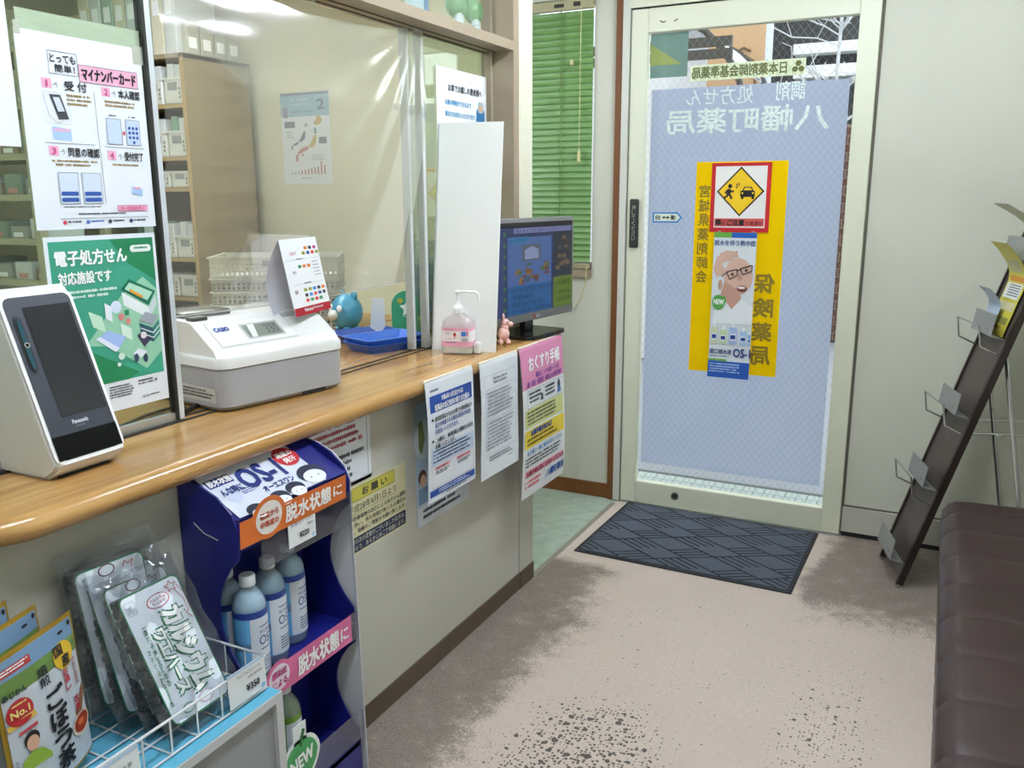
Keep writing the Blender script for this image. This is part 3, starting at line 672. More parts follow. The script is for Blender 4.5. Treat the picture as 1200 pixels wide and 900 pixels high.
s.rect(.27, .085, .90, .735, INK, 6, 'screen'); s.poly([(.90, .085), (.915, .075), (.915, .745), (.90, .735)], M('screen_edge', '000000', rough=.3), 6, 'screen_edge')
s.rrect(.095, .13, .205, .46, M('slot_black', '07090b', rough=.3), r=.13, lift=6, name='camera_recess')
s.rrect(.125, .155, .185, .44, M('camera_teal', '1f4a55', rough=.2, var=.2), r=.09, lift=8, name='camera_window')
s.oval(.155, .30, .035, .015, M('lens_ring', 'b4b0a8', rough=.3, metal=.5), 10, name='lens'); s.oval(.155, .30, .022, .0095, I('0a0a0c', .1), 11, name='lens')
s.text('Panasonic', .38, .765, .60, .788, I('c9cdd2'), bold=.04, lift=6); s.greek(.41, .80, .58, .815, 1, I('6a6e74'), lift=6)
s.rect(.04, .835, .96, .975, M('card_bay', '010102', rough=.35, spec=.15), 5, 'card_bay'); s.line([(.04, .836), (.96, .836)], .0012, I('33363c'), 6); s.done()
b = MB(); b.box(.02, TW-.02, -.01, .13, -.0005, .003); b.build('base_pad', DARKGAP, tm_)
cb = tag(MB().tube([px(140, 505, Z=ZT+.006), px(165, 496, Z=ZT+.006), px(190, 487, Z=ZT+.006), px(214, 484, Z=ZT+.006), px(240, 470, Z=ZT+.006)], .006, 8).build('cable', M('cable_black', '1b1b1c', rough=.45), None, True), 'thick black cable running from the card reader to the register', 'cable')
cb = tag(MB().tube([px(140, 500, Z=ZT+.016), px(170, 487, Z=ZT+.004), px(196, 479, Z=ZT+.004), px(218, 476, Z=ZT+.004)], .0035, 8).build('cable', M('cable_black'), None, True), 'thin black cable lying behind the thick one on the counter', 'cable')

# ---------------------------------------------------------------- blue trays
TRAYB = M('tray_blue', '2456b4', rough=.35, var=.03)
def tray(loc, rz, label, L=.235, W=.165, mt=TRAYB):
    t = thing('coin_tray', label, 'tray', loc, rz, 'blue trays on the counter'); lo = rr(-L/2+.02, L/2-.02, -W/2+.02, W/2-.02, .015); hi = rr(-L/2, L/2, -W/2, W/2, .02)
    inn = rr(-L/2+.007, L/2-.007, -W/2+.007, W/2-.007, .017); il = rr(-L/2+.024, L/2-.024, -W/2+.024, W/2-.024, .012); k = len(lo); b = MB()
    b.add([(x, y, 0) for x, y in lo]+[(x, y, .028) for x, y in hi], [tuple(range(k))[::-1]]+[(i, (i+1) % k, k+(i+1) % k, k+i) for i in range(k)]); b.build('tray_wall', mt, t, True)
    b = MB(); b.add([(x, y, .028) for x, y in hi]+[(x, y, .028) for x, y in inn], [(i, (i+1) % k, k+(i+1) % k, k+i) for i in range(k)]); b.build('tray_rim', M('tray_rim_'+mt.name, '3f74d0' if mt is TRAYB else '24459c', rough=.3), t)
    b = MB(); b.add([(x, y, .0278) for x, y in inn]+[(x, y, .004) for x, y in il], [(i, (i+1) % k, k+(i+1) % k, k+i) for i in range(k)]+[tuple(range(k, 2*k))]); b.build('tray_floor', M('tray_in_'+mt.name, '3a6cc8' if mt is TRAYB else '24459c', rough=.4), t, True)
c = px(443, 410, Z=ZT)
tray((c.x+.005, c.y+.035, ZT), math.radians(70), 'lower blue coin tray of the stacked pair on the counter'); tray((c.x+.005, c.y+.035, ZT+.016), math.radians(70), 'upper blue coin tray of the stacked pair beside the register')
tray((c.x-.17, c.y+.16, ZT+.0), math.radians(64), 'dark blue coin tray behind the stacked pair', mt=M('tray_navy', '1a3384', rough=.4))

# ---------------------------------------------------------------- small things behind the glass
p = px(407, 392, Z=ZT); p = Vector((p.x-.06, p.y+.08, ZT)); bp_ = thing('blue_animal_bank', 'round blue animal figure with small ears and white eyes behind the trays', 'figurine', p, math.radians(-16))
BLU = M('bank_blue', '4c93ad', rough=.35, var=.06); 
b = MB(); b.sph((0, 0, .068), (.062, .058, .066)); b.build('body', BLU, bp_, True)
for sx in (-1, 1): b = MB(); b.sph((sx*.034, .01, .128), (.016, .01, .018), 10, 7); b.build('ear', BLU, bp_, True)
for sx in (-1, 1): b = MB(); b.sph((sx*.026, -.050, .085), (.013, .008, .014), 10, 7); b.build('eye', WHITE, bp_, True)
b = MB(); b.sph((0, -.060, .062), (.024, .018, .019), 10, 7); b.build('muzzle', M('bank_cream', 'd9d6cc', rough=.4), bp_, True)
for a in (40, 140, 220, 320): b = MB(); b.sph((.03*math.cos(math.radians(a)), .03*math.sin(math.radians(a)), .010), (.016, .016, .0102), 10, 6); b.build('foot', BLU, bp_, True)

p0 = px(462, 393, Z=ZT); p1 = px(497, 392, Z=ZT)
gs = thing('green_standee', 'rounded green standee with a white star by the sliding glass', 'sign', (p0.x-.02, p0.y+.02, ZT), math.atan2(p1.y-p0.y, p1.x-p0.x)+.1)
W = (p1-p0).length; Hs = .150; o = [(0, 0), (W, 0)]+[(W/2+W/2*math.cos(math.radians(t)), Hs-W/2+W/2*math.sin(math.radians(t))) for t in range(0, 181, 15)]
MB().prism(o, (0, 0, 0), (1, 0, 0), (0, .12, 1), (0, .004, 0)).build('board', M('standee_green', '2f9a74', rough=.5, var=.04), gs)
s = Sheet('star_print', '', '', (0, -.0006, 0), (1, 0, 0), (0, .12, 1), W, Hs, None, parent=gs)
st = [(.55+.30*(1 if i % 2 == 0 else .5)*math.cos(math.radians(90+36*i)), .40-.22*(1 if i % 2 == 0 else .5)*math.sin(math.radians(90+36*i))) for i in range(10)]
s.poly(st[::-1], WHITE, 1); s.oval(.30, .22, .09, .06, I('c8b03c'), 1); s.rect(.50, .66, .54, .95, I('d8e8e0')); s.greek(.40, .58, .7, .63, 1, WHITE); s.done()
tag(MB().prism([(0, 0), (.055, 0), (.055, .125), (.012, .13)], (p0.x-.09, p0.y-.02, ZT), (.8, .6, 0), (0, 0, 1), (-.003, .004, 0)).build('white_card', PAPER), 'blank white card standing left of the green standee', 'card')
tr_ = thing('document_tray', 'clear plastic document holder with papers behind the sliding glass', 'holder', (p1.x-.03, p1.y+.10, ZT), math.radians(30))
CL = clear('clear_acrylic', 'eef2f4', refl=.07, rough=.05, haze=.15)
for i in range(3): MB().box(-.09, .07, .03*i, .03*i+.003, 0, .20+.06*i).build('divider', CL, tr_)
for i in range(2): MB().box(-.08, .06, .006+.03*i, .022+.03*i, .004, .17+.07*i).build('paper_stack', M('paper_stack', 'c9cdd4', rough=.8, var=.1, scale=20, stretch=(1, 1, 8)), tr_)
MB().box(-.09, .07, -.004, .066, 0, .004).build('holder_base', CL, tr_)

# white baskets stacked on the desk
BASK = M('basket_white', 'd3d1c2', rough=.5, var=.02)
def basket_mesh(L, W, Hh, nx, ny, nz):
    b = MB(); th = .003
    def wall(o, u, n_, cells):
        o, u, n_ = Vector(o), Vector(u), Vector(n_); L_ = u.length; uu = u.normalized(); cw_ = L_/cells; ch = Hh*.62/nz
        def q(x0, x1, z0, z1): 
            a = [o+uu*x0+Vector((0, 0, z0)), o+uu*x1+Vector((0, 0, z0)), o+uu*x1+Vector((0, 0, z1)), o+uu*x0+Vector((0, 0, z1))]; b.add(a+[p_+n_*th for p_ in a], [(0, 1, 2, 3), (7, 6, 5, 4), (0, 4, 5, 1), (3, 2, 6, 7), (1, 5, 6, 2), (0, 3, 7, 4)])
        z = Hh*.12; q(0, L_, 0, z)
        for k in range(nz): q(0, L_, z+ch*(k+.62), z+ch*(k+1)); 
        for c_ in range(cells+1): x = c_*cw_; q(max(0, x-cw_*.24), min(L_, x+cw_*.24), z, z+ch*nz)
        q(0, L_, z+ch*nz, Hh)
    wall((-L/2, -W/2, 0), (L, 0, 0), (0, 1, 0), nx); wall((L/2, W/2, 0), (-L, 0, 0), (0, -1, 0), nx); wall((L/2, -W/2, 0), (0, W, 0), (-1, 0, 0), ny); wall((-L/2, W/2, 0), (0, -W, 0), (1, 0, 0), ny)
    b.box(-L/2, L/2, -W/2, W/2, 0, .003); b.box(-L/2-.006, L/2+.006, -W/2-.006, -W/2, Hh-.006, Hh); b.box(-L/2-.006, L/2+.006, W/2, W/2+.006, Hh-.006, Hh); b.box(-L/2-.006, -L/2, -W/2, W/2, Hh-.006, Hh); b.box(L/2, L/2+.006, -W/2, W/2, Hh-.006, Hh)
    return b.mesh('perforated_wall', BASK)
bkm = basket_mesh(.46, .27, .0465, 26, 15, 2); bkt = basket_mesh(.46, .27, .075, 26, 15, 3)
bc = px(322, 372, X=-2.22); HOLD = M('basket_handle_gap', '77746a', rough=.8)
names = ('bottom', 'second', 'third', 'fourth', 'top')
for k in range(5):
    t = thing('white_basket', f'white perforated basket, {names[k]} of the stack on the staff desk' if k in (0, 4) else f'white perforated basket, {names[k]} from the bottom of the stack on the staff desk', 'basket', (-2.27, 2.545, ZT-.003+.048*k), math.radians(33+random.uniform(-1.5, 1.5)), 'white baskets on the staff desk')
    share('basket_body', bkt if k == 4 else bkm, t); MB().box(-.04, .04, -.1385, -.1362, .040 if k == 4 else .022, .062 if k == 4 else .036).build('handle_slot', HOLD, t)
tl_ = thing('clear_tray', 'flat clear plastic tray leaning against the white baskets', 'tray', (-2.22, 2.18, ZT-.003), math.radians(35))
for k in range(3): MB().rbox(-.15, .15, -.10, .10, .022*k, .022*k+.003, .001, 1).build('tray_layer', clear('milky_plastic', 'eeeeea', refl=.06, rough=.2, haze=.55), tl_); 
b = MB(); [b.box(sx*.145-.004, sx*.145+.004, -.10, .10, .0, .06) for sx in (-1, 1)]; b.build('tray_side', clear('milky_plastic'), tl_)

# ---------------------------------------------------------------- white screen board, sanitiser, toys, monitor
p0, p1 = px(506, 409.5, Z=ZT), px(580.6, 413, Z=ZT); r_ = (p1-p0).normalized(); bk = Vector((-r_.y, r_.x, 0))
FOAM = M('foam_board', 'eceeea', rough=.55, var=.02)
wb = thing('white_screen_board', 'tall blank white board standing across the counter behind the hand sanitiser', 'board', p0, 0)
upv = Vector((0, 0, .70))+bk*.10; W = (p1-p0).length
MB().prism([(0, 0), (W, 0), (W*1.0, 1), (.0, 1)], (0, 0, 0), r_, upv, bk*.006).build('front_leaf', FOAM, wb)
MB().prism([(0, 0), (.03, 0), (.03, 1.0), (0, 1.0)], (0, 0, 0), (-.30, .95, 0), upv*.995, r_*.005).build('folded_edge', FOAM, wb)
q = px(541, 412, Z=ZT)
hs = thing('hand_sanitiser', 'clear pump bottle of hand sanitiser with pink label on the counter', 'bottle', (q.x+.003, q.y-.022, ZT+.001), math.atan2(p1.y-p0.y, p1.x-p0.x)+.05)
BOT = clear('clear_bottle', 'f2f4f2', refl=.06, rough=.08, haze=.45, hazecol='fbfbf8')
def oval_body(prof, n=28, e=.42):
    b = MB(); vs = []
    for rx, ry, z in prof:
        for i in range(n):
            t = 2*math.pi*i/n; c_, s_ = math.cos(t), math.sin(t); vs.append((rx*abs(c_)**e*(1 if c_ > 0 else -1), ry*abs(s_)**e*(1 if s_ > 0 else -1), z))
    k = len(prof); return b.add(vs, [(j*n+i, j*n+(i+1) % n, (j+1)*n+(i+1) % n, (j+1)*n+i) for j in range(k-1) for i in range(n)]+[tuple(range(n))[::-1], tuple(range((k-1)*n, k*n))])
oval_body([(.046, .030, 0), (.049, .033, .006), (.049, .033, .085), (.047, .032, .098), (.036, .026, .112), (.018, .018, .120), (.016, .016, .126)]).build('bottle_body', BOT, hs, True)
oval_body([(.047, .031, .004), (.047, .031, .03)]).build('liquid', M('gel', 'f0f2ee', rough=.3), hs, True)
oval_body([(.0496, .0336, .024), (.0496, .0336, .080)]).build('label_wrap', M('label_white', 'e9e4e6', rough=.4), hs, True)
oval_body([(.0499, .0339, .024), (.0499, .0339, .040)]).build('label_band', M('label_pink', 'e2a3bb', rough=.4), hs, True)
oval_body([(.0499, .0339, .073), (.0499, .0339, .081)]).build('label_band', M('label_pink'), hs, True)
s = Sheet('label_print', '', '', (-.042, -.0345, .024), (1, 0, 0), (0, 0, 1), .084, .057, None, parent=hs)
s.oval(.47, .34, .055, .10, I('a82a2e'), 1); s.poly([(.44, .46), (.5, .46), (.48, .56), (.46, .56)], I('a82a2e'), 1)
s.rect(.72, .18, .90, .42, I('3a6ab8'), 1); s.rect(.93, .14, .985, .4, I('c85a80'), 1); s.greek(.10, .22, .34, .38, 2, I('a9a9c0'))
s.greek(.10, .74, .62, .82, 1, I('4a4a90')); s.greek(.10, .56, .36, .62, 1, I('b06a80')); s.greek(.74, .55, .98, .72, 2, I('555560')); s.greek(.06, .05, .5, .1, 1, I('a05070')); s.done()
PW = M('pump_white', 'e6e7e4', rough=.35)
b = MB(); b.lathe([(.0165, .122), (.0175, .124), (.0175, .140), (.016, .142), (.013, .147), (.007, .153), (.006, .165)], n=20); b.build('pump_collar', PW, hs, True)
b = MB(); b.lathe([(.0045, .165), (.0045, .182), (.008, .184), (.010, .190), (.006, .193)], n=14); b.tube([(0, 0, .189), (.02, 0, .1905), (.055, 0, .189), (.062, 0, .186), (.066, 0, .166)], .004, 8); b.build('pump_head', PW, hs, True)
MB().rbox(.050, .070, -.012, .02, .0, .034, .004).build('holder_clip', PW, hs, True)
b = MB(); b.sph((.060, -.0125, .022), (.002, .001, .002), 6, 5); b.build('clip_dot', RED, hs)

def toy(loc, rz, label, mname, col):
    t = thing('toy_horse', label, 'toy', loc, rz); mt = M(mname, col, rough=.4, var=.05)
    b = MB(); b.sph((0, 0, .034), (.018, .020, .024)); b.sph((0, -.004, .055), (.012, .013, .018)); b.build('body', mt, t, True)
    b = MB(); b.sph((0, -.006, .071), (.0125, .014, .013)); b.sph((0, -.022, .066), (.0085, .011, .0085)); b.build('head', mt, t, True)
    for sx in (-1, 1):
        b = MB(); b.sph((sx*.0065, 0, .090), (.004, .004, .012), 8, 6); b.build('ear', mt, t, True)
        b = MB(); b.sph((sx*.0115, -.012, .074), (.0018, .0022, .0025), 8, 6); b.build('eye', BLACK, t)
        for sy in (-1, 1): b = MB(); b.sph((sx*.0115, sy*.012-.002, .009), (.0085, .0085, .0092), 10, 7); b.build('leg', mt, t, True)
q = px(590, 404, Z=ZT)
toy((q.x-.006, q.y+.012, ZT), math.radians(125), 'pink toy horse with upright ears beside the monitor foot', 'toy_pink', 'efbdb4')
toy((q.x-.058, q.y+.012, ZT), math.radians(95), 'yellow toy horse half hidden behind the white board', 'toy_yellow', 'd9a221')

mo = thing('monitor', 'flat grey-framed monitor showing a toy subscription advert at the counter end', 'monitor', (-1.262, 2.70, ZT), math.radians(83))
MGREY = M('monitor_grey', '6f6f6e', rough=.4, var=.04); MBLK = M('monitor_black', '141416', rough=.15)
b = MB(); b.prism(rr(-.13, .13, -.085, .085, .03), (0, .035, 0), (1, 0, 0), (0, 1, 0), (0, 0, .012)); b.build('stand_base', MBLK, mo, True)
b = MB(); b.rbox(-.028, .028, .03, .055, .012, .10, .004); b.build('stand_neck', MBLK, mo)
MX0, MX1, MZ0, MZ1 = -.262, .252, .055, .405
MB().rbox(MX0, MX1, -.002, .032, MZ0, MZ1, .006).build('housing', MGREY, mo, True)
s = Sheet('display', '', '', (MX0+.014, -.0028, MZ0+.030), (1, 0, 0), (0, 0, 1), MX1-MX0-.028, MZ1-MZ0-.044, emit('screen_bg', '2b3a66', .5, '08090c'), th=.0006, parent=mo, part='screen')
e = lambda c_: emit('px_'+c_, c_, .5, '08090c')
U = lambda u: .10+(u-.40)*1.5
def rc_(u0, v0, u1, v1, *k): s.rect(max(0, U(u0)), v0, min(1, U(u1)), v1, *k)
def tx_(t, u0, v0, u1, v1, c_): s.text(t, U(u0), v0, min(.995, U(u1)), v1, e(c_), lift=4)
s.rect(0, 0, 1, .055, e('10121c'), 1); s.rect(.0, .055, .09, 1, e('2f3f78'), 1); rc_(.42, .16, .80, .68, e('4a6aa8'), 1); rc_(.42, .68, .80, 1, e('1f5f9a'), 1); rc_(.82, .12, 1, .64, e('232f40'), 1); rc_(.82, .64, 1, 1, e('5f7a22'), 1)
for k in range(8): rc_(.385, .10+k*.115, .405, .14+k*.115, e('3f7a4a'), 2)
rc_(.43, .155, .60, .22, e('2d79b0'), 2); tx_('トイサブ!', .44, .165, .58, .212, '101a3a'); rc_(.47, .06, .985, .115, e('7f86b8'), 2); tx_('達人おすすめ 便利でお得なサブスク', .48, .068, .975, .108, '2a2240')
tx_('・トイサブ(スタンダード)', .43, .70, .79, .765, '0c1a3a'); tx_('月額3980円', .46, .78, .62, .84, '0c1a3a'); tx_('・知育おもちゃ6点', .43, .855, .72, .915, '0c1a3a'); tx_('・0〜6歳まで利用OK', .43, .93, .79, .985, '0c1a3a')
tx_('・2週間', .83, .69, .98, .74, '16220c'); tx_('・約50', .83, .80, .98, .85, '16220c'); tx_('文房具', .85, .88, .98, .93, '16220c')
rc_(.54, .24, .70, .42, e('5a6272'), 2); s.poly([(U(u), v) for u, v in [(.56, .40), (.56, .30), (.62, .26), (.68, .30), (.68, .40)]], e('8a98c0'), 3); rq = random.Random(5)
for k in range(26): u, v = .47+rq.random()*.28, .43+rq.random()*.2; s.rrect(U(u), v, U(u+.03+.02*rq.random()), v+.03+.02*rq.random(), e(['7a5a3a', '8a6a3a', '3a5a7a', '6a3a3a', '4a6a4a'][rq.randrange(5)]), lift=2+k % 3)
for k in range(14): u, v = .83+rq.random()*.11, .16+rq.random()*.44; s.rrect(U(u), v, U(u+.04), v+.05, e(['5a3a3a', '3a3a2a', '6a5a4a', '2a3a4a'][rq.randrange(4)]), lift=2+k % 3)
s.done()
s = Sheet('logo', '', '', (-.03, -.0028, MZ0+.008), (1, 0, 0), (0, 0, 1), .06, .014, None, parent=mo); s.oval(.2, .5, .1, .43, I('a02a3a'), 1); s.text('LG', .36, .15, .7, .85, I('c9c9c9'), bold=.03); s.done()
q = px(633, 390, Z=ZT); tag(MB().rbox(-1.236, -1.222, 2.64, 2.70, ZT, ZT+.007, .002, 1).build('eraser', M('eraser_tan', 'b99a6c', rough=.7)), 'small tan wooden block lying before the monitor foot', 'block')

# ---------------------------------------------------------------- papers hanging over the counter edge
def hang(curl, w, h, lip=.03):
    def f(x, y, z):
        t = 1-y/h                       # 0 at the fold, 1 at the bottom
        zz = z+curl*math.sin(t*2.6)*.6+.002*math.sin(t*6+x*7)
        if y > h-.006: zz -= (y-h+.006)*.4
        return (x, y, zz)
    return f
CLIP = M('clear_strip', 'e2d9c6', rough=.25)
HX = -1.2095
def hanging(name, label, y0, y1, z0, z1, paper, curl, tilt=0):
    w, h = y1-y0, z1-z0
    return Sheet(name, label, 'notice', (HX, y0, z0), (0, 1, 0), (0, 0, 1), w, h, paper, bend=hang(curl, w, h), nv=48)
s = hanging('hanging_notice', 'white notice with blue bands and two code boxes hanging from the counter edge', 1.884, 2.142, .575, .918, LAMI, .014)
B = I('2a4c9a'); DK = I('33363f')
s.rect(.06, .125, .95, .26, B, 1); s.text('令和6年12月2日からは', .28, .14, .74, .185, WHITE, bold=.02); s.text('医薬品の自己負担の新たな仕組み', .14, .20, .88, .25, WHITE, bold=.02); s.greek(.08, .075, .30, .105, 1, I('6a7488'))
for k, tx in enumerate(('後発医薬品があるお薬で先発医薬品の', '処方を希望される場合は特別の料金を', 'お支払いいただきます。', 'この機会に、後発医薬品の積極的な利用を', 'お願いいたします。')): s.text(tx, .13, .295+k*.052+(.02 if k > 2 else 0), .13+(.80, .78, .5, .82, .42)[k], .335+k*.052+(.02 if k > 2 else 0), NAVY if k in (1, 2) else DK, bold=.02)
s.oval(.085, .315, .018, .012, BLACK, 2); s.oval(.085, .49, .018, .012, BLACK, 2)
s.rect(.05, .555, .97, .70, I('b9c8dc'), 1); s.greek(.09, .572, .94, .69, 4, I('4a5468')); 
for u in (.08, .53):
    s.frame(u, .705, u+.41, .885, .0008, I('c9a0a8')); s.rect(u+.05, .715, u+.36, .742, I('d9a0ac'), 1); s.greek(u+.07, .72, u+.35, .74, 1, I('8a3a48')); s.greek(u+.06, .752, u+.36, .785, 2, DK)
s.rect(.03, .90, .97, .955, B, 1); s.greek(.2, .91, .85, .948, 2, I('c9d4ea')); s.greek(.35, .962, .8, .978, 1, DK); s.done()
MB().tube([(.0, .342, -.004), (.258, .342, -.004)], .0045, 8).build('clear_roll', CLIP, s.root)
# notice behind it, taped on the counter front
s = Sheet('pale_blue_poster', 'pale blue poster with rounded corner half hidden behind the blue-banded notice', 'poster', (-1.2835, 1.945, .47), (0, 1, 0), (0, 0, 1), .30, .365, M('poster_paleblue', 'a9bccb', rough=.5, var=.06))
s.rect(0, .84, 1, 1, I('c3c8cf'), 1); s.greek(.1, .87, .9, .97, 2, DK); s.oval(.14, .30, .16, .16, I('c8d2d4'), 1); s.poly([(.05, .16), (.12, .14), (.16, .30), (.10, .42), (.05, .36)], I('7d8a4e'), 2); s.oval(.10, .60, .07, .06, I('5a4038'), 2); s.oval(.11, .63, .05, .05, I('cfa68e'), 3); s.rect(.03, .69, .20, .82, I('7a98b4'), 2); s.done()
s = hanging('hanging_notice', 'white framed text notice in a clear sleeve hanging between blue and pink notices', 2.186, 2.437, .548, .915, LAMI, .010)
s.frame(.10, .12, .92, .80, .001, I('8f98a4')); s.line([(.10, .235), (.92, .235)], .001, I('8f98a4')); s.line([(.10, .50), (.92, .50)], .001, I('8f98a4'))
s.greek(.32, .15, .72, .215, 2, I('78808c')); s.greek(.14, .26, .90, .48, 7, I('8d939c')); s.greek(.14, .52, .88, .77, 8, I('8d939c')); s.greek(.2, .82, .85, .87, 2, I('6f7680')); s.greek(.7, .885, .85, .90, 1, I('8d939c')); s.done()
MB().tube([(.0, .366, -.004), (.251, .366, -.004)], .0045, 8).build('clear_roll', CLIP, s.root)
s = hanging('hanging_notice', 'pink-headed medicine notebook notice hanging at the counter corner', 2.452, 2.795, .400, .918, M('notice_paper', 'dfe2e2', rough=.3, var=.03), .030)
PK = I('d68aae'); VI = I('6a3a90'); s.rect(0, .0, 1, .27, PK, 1)
s.text('おくすり手帳', .16, .07, .90, .165, WHITE, bold=.03); s.text('薬局に、いつも通っている', .30, .18, .86, .215, VI, bold=.02); s.text('薬・医院・歯医者・病院にもお薬手帳を', .10, .225, .94, .26, VI, bold=.02)
s.frame(.09, .285, .95, .40, .0012, I('6a707a')); s.line([(.48, .285), (.48, .40)], .001, I('6a707a')); s.greek(.12, .30, .44, .38, 3, DK); s.greek(.51, .30, .78, .38, 3, DK); s.oval(.86, .325, .035, .03, I('3a4456'), 2); s.poly([(.82, .385), (.83, .345), (.90, .345), (.91, .385)], I('5a78b0'), 2); s.poly([(.40, .38), (.41, .33), (.45, .34), (.46, .38)], I('4a4a50'), 2)
s.rect(.04, .405, .96, .53, I('ccd08c'), 1); s.greek(.08, .42, .90, .52, 4, I('55584a'))
s.rect(.03, .545, .97, .665, I('dcc33c'), 1); s.text('お薬手帳があれば！', .16, .55, .66, .588, NAVY, bold=.04); s.greek(.08, .60, .92, .66, 2, I('6a5a20')); s.text('処方箋と一緒に毎回お持ちください', .08, .68, .92, .712, I('3a78b8'), bold=.02)
s.greek(.05, .73, .92, .80, 3, DK); s.rect(.05, .815, .97, .862, I('e9a9b4'), 1); s.text('お薬手帳は常にお持ちください!!', .08, .82, .95, .857, I('8a1a3a'), bold=.03)
s.text('八幡町薬局', .54, .885, .97, .94, I('1f4a9a'), bold=.03); s.greek(.06, .885, .48, .95, 2, I('d0505a')); s.line([(.51, .87), (.51, .96)], .0012, I('8a90a0')); s.done()
MB().tube([(.0, .517, -.004), (.343, .517, -.004)], .0045, 8).build('clear_roll', CLIP, s.root)

# notices on the counter front
YEL = M('paper_yellowish', 'd6cf9e', rough=.3, var=.03)
s = Sheet('request_notice', 'laminated cream request notice with yellow heading beside the blue display stand', 'notice', (-1.2842, 1.600, .492), (0, 1, 0), (0, 0, 1), .304, .208, M('laminate_film', 'c3c2b6', rough=.2))
s.rect(.03, .06, .955, .94, I('cfc9a0'), 1); s.rect(.16, .09, .78, .26, I('c3b94e'), 2); s.frame(.16, .09, .78, .26, .001, I('5a5a40'), 3); s.text('お 願 い', .30, .125, .66, .225, DK, bold=.02, lift=4)
s.text('平成28年4月1日より', .10, .30, .80, .40, DK, lift=4); s.line([(.10, .415), (.80, .415)], .0008, DK, 4)
for k, tx in enumerate(('国の診療報酬の改正による処方せん調剤', '料に伴い、待ち時間が長くなる場合も', 'ます。皆様のご理解をお願い致します。')): s.text(tx, .07, .445+k*.085, .94, .505+k*.085, DK, bold=.01, lift=4)
s.rect(.05, .72, .94, .915, I('2f3650'), 2); s.text('当店の次の変更がございました処方は、', .08, .735, .92, .805, I('d5d3bd'), lift=4); s.text('ますので、あらかじめご了承願います。', .08, .825, .92, .895, I('d5d3bd'), lift=4); s.done()
s = Sheet('warning_notice', 'white text notice in a thin frame half hidden by the display stand', 'notice', (-1.2842, 1.44, .690), (0, 1, 0), (0, 0, 1), .297, .182, LAMI)
s.frame(.03, .02, .955, .95, .0016, I('5a5f6a')); s.greek(.08, .04, .92, .42, 4, I('a04a50'), ch=.009); s.greek(.08, .50, .92, .90, 4, I('50555f'), ch=.009); s.done()

# ================================================================== POSTERS ON THE NEAR PANE
XP = XG+.004
a, c = px(19, 30, X=XP), px(40, 274, X=XP); d_ = px(181, 262, X=XP); e_ = px(166, 62, X=XP)
pz1 = (a.z+e_.z)/2+.002; pz0 = (c.z+d_.z)/2; py0, py1 = (a.y+c.y)/2, (d_.y+e_.y)/2
s = Sheet('id_card_poster', 'white four-step ID card reception poster with pink heading on the near glass pane', 'poster', (XP, py0, pz0), (0, 1, 0), (0, 0, 1), py1-py0, pz1-pz0, M('poster_white', 'dfe4ea', rough=.3, var=.02))
PINK = I('e3a8bf'); HOT = I('c2447e'); G = I('3a3d44')
s.frame(.22, .085, .445, .20, .0008, G); s.text('とっても', .235, .10, .43, .14, BLACK, bold=.02); s.text('簡単！', .265, .15, .42, .188, BLACK, bold=.02)
s.rect(.45, .135, .945, .225, PINK, 1); s.frame(.45, .135, .945, .225, .0008, G); s.text('マイナンバーカード', .475, .150, .925, .21, BLACK, bold=.04)
for k, (u, v, tx, u1) in enumerate(((.155, .225, '受 付', .50), (.62, .235, '本人確認', .95), (.155, .565, '同意の確認', .55), (.62, .575, '受付完了', .93))):
    s.rect(u, v, u+.075, v+.05, PINK, 1); s.text('1234'[k], u+(.031 if k == 0 else .022), v+.01, u+(.043 if k == 0 else .052), v+.042, HOT, bold=.02); s.line([(u+.085, v+.028), (u+.105, v+.028), (u+.105, v+.015), (u+.118, v+.03), (u+.105, v+.045)], .0008, G)
    s.text(tx, u+.145 if k else u+.17, v+.004, u1, v+.052, BLACK, bold=.02)
s.line([(.555, .27), (.565, .86)], .0008, G); s.line([(.13, .55), (.52, .55)], .0008, G); s.line([(.60, .555), (.95, .555)], .0008, G)
s.greek(.335, .295, .54, .36, 3, I('8a7440')); s.greek(.64, .305, .93, .345, 2, I('8a7440')); s.greek(.17, .635, .56, .675, 2, I('8a7440')); s.greek(.655, .645, .93, .665, 1, I('8a7440'))
s.poly([(.16, .30), (.29, .295), (.345, .43), (.245, .445), (.19, .42)], I('dadde0'), 1); s.poly([(.20, .305), (.285, .303), (.335, .425), (.255, .43)], I('3a3d42'), 2); s.poly([(.225, .318), (.275, .316), (.305, .385), (.255, .39)], I('c3cad2'), 3); s.frame(.155, .292, .35, .45, .0005, I('b0b4ba'))
s.poly([(.20, .465), (.34, .475), (.34, .535), (.20, .53)], I('9fbce0'), 1); s.rect(.21, .475, .33, .49, I('d8a8c0'), 2)
for u in (.635, .80):
    s.rect(u, .40, u+.125, .54, I('bccbe0'), 1); s.frame(u, .40, u+.125, .54, .0006, G); s.greek(u+.03, .38, u+.10, .393, 1, G); s.greek(u+.01, .41, u+.11, .42, 1, I('7a88a0'))
for r in range(4):
    for k in range(3):
        if r < 3 or k == 1: s.oval(.83+k*.033, .445+r*.026, .012, .009, I('2c4f96'), 2, n=12)
s.oval(.78, .475, .014, .011, I('c86070'), 2, n=12)
for u in (.20, .385):
    s.rect(u, .70, u+.155, .865, I('c9d4e2'), 1); s.frame(u, .70, u+.155, .865, .0006, G); s.greek(u+.04, .71, u+.12, .735, 2, G); s.greek(u+.015, .75, u+.14, .79, 3, I('6a7080')); s.rrect(u+.01, .80, u+.145, .822, I('2c4f96'), lift=2); s.rrect(u+.01, .832, u+.145, .854, I('2c4f96'), lift=2)
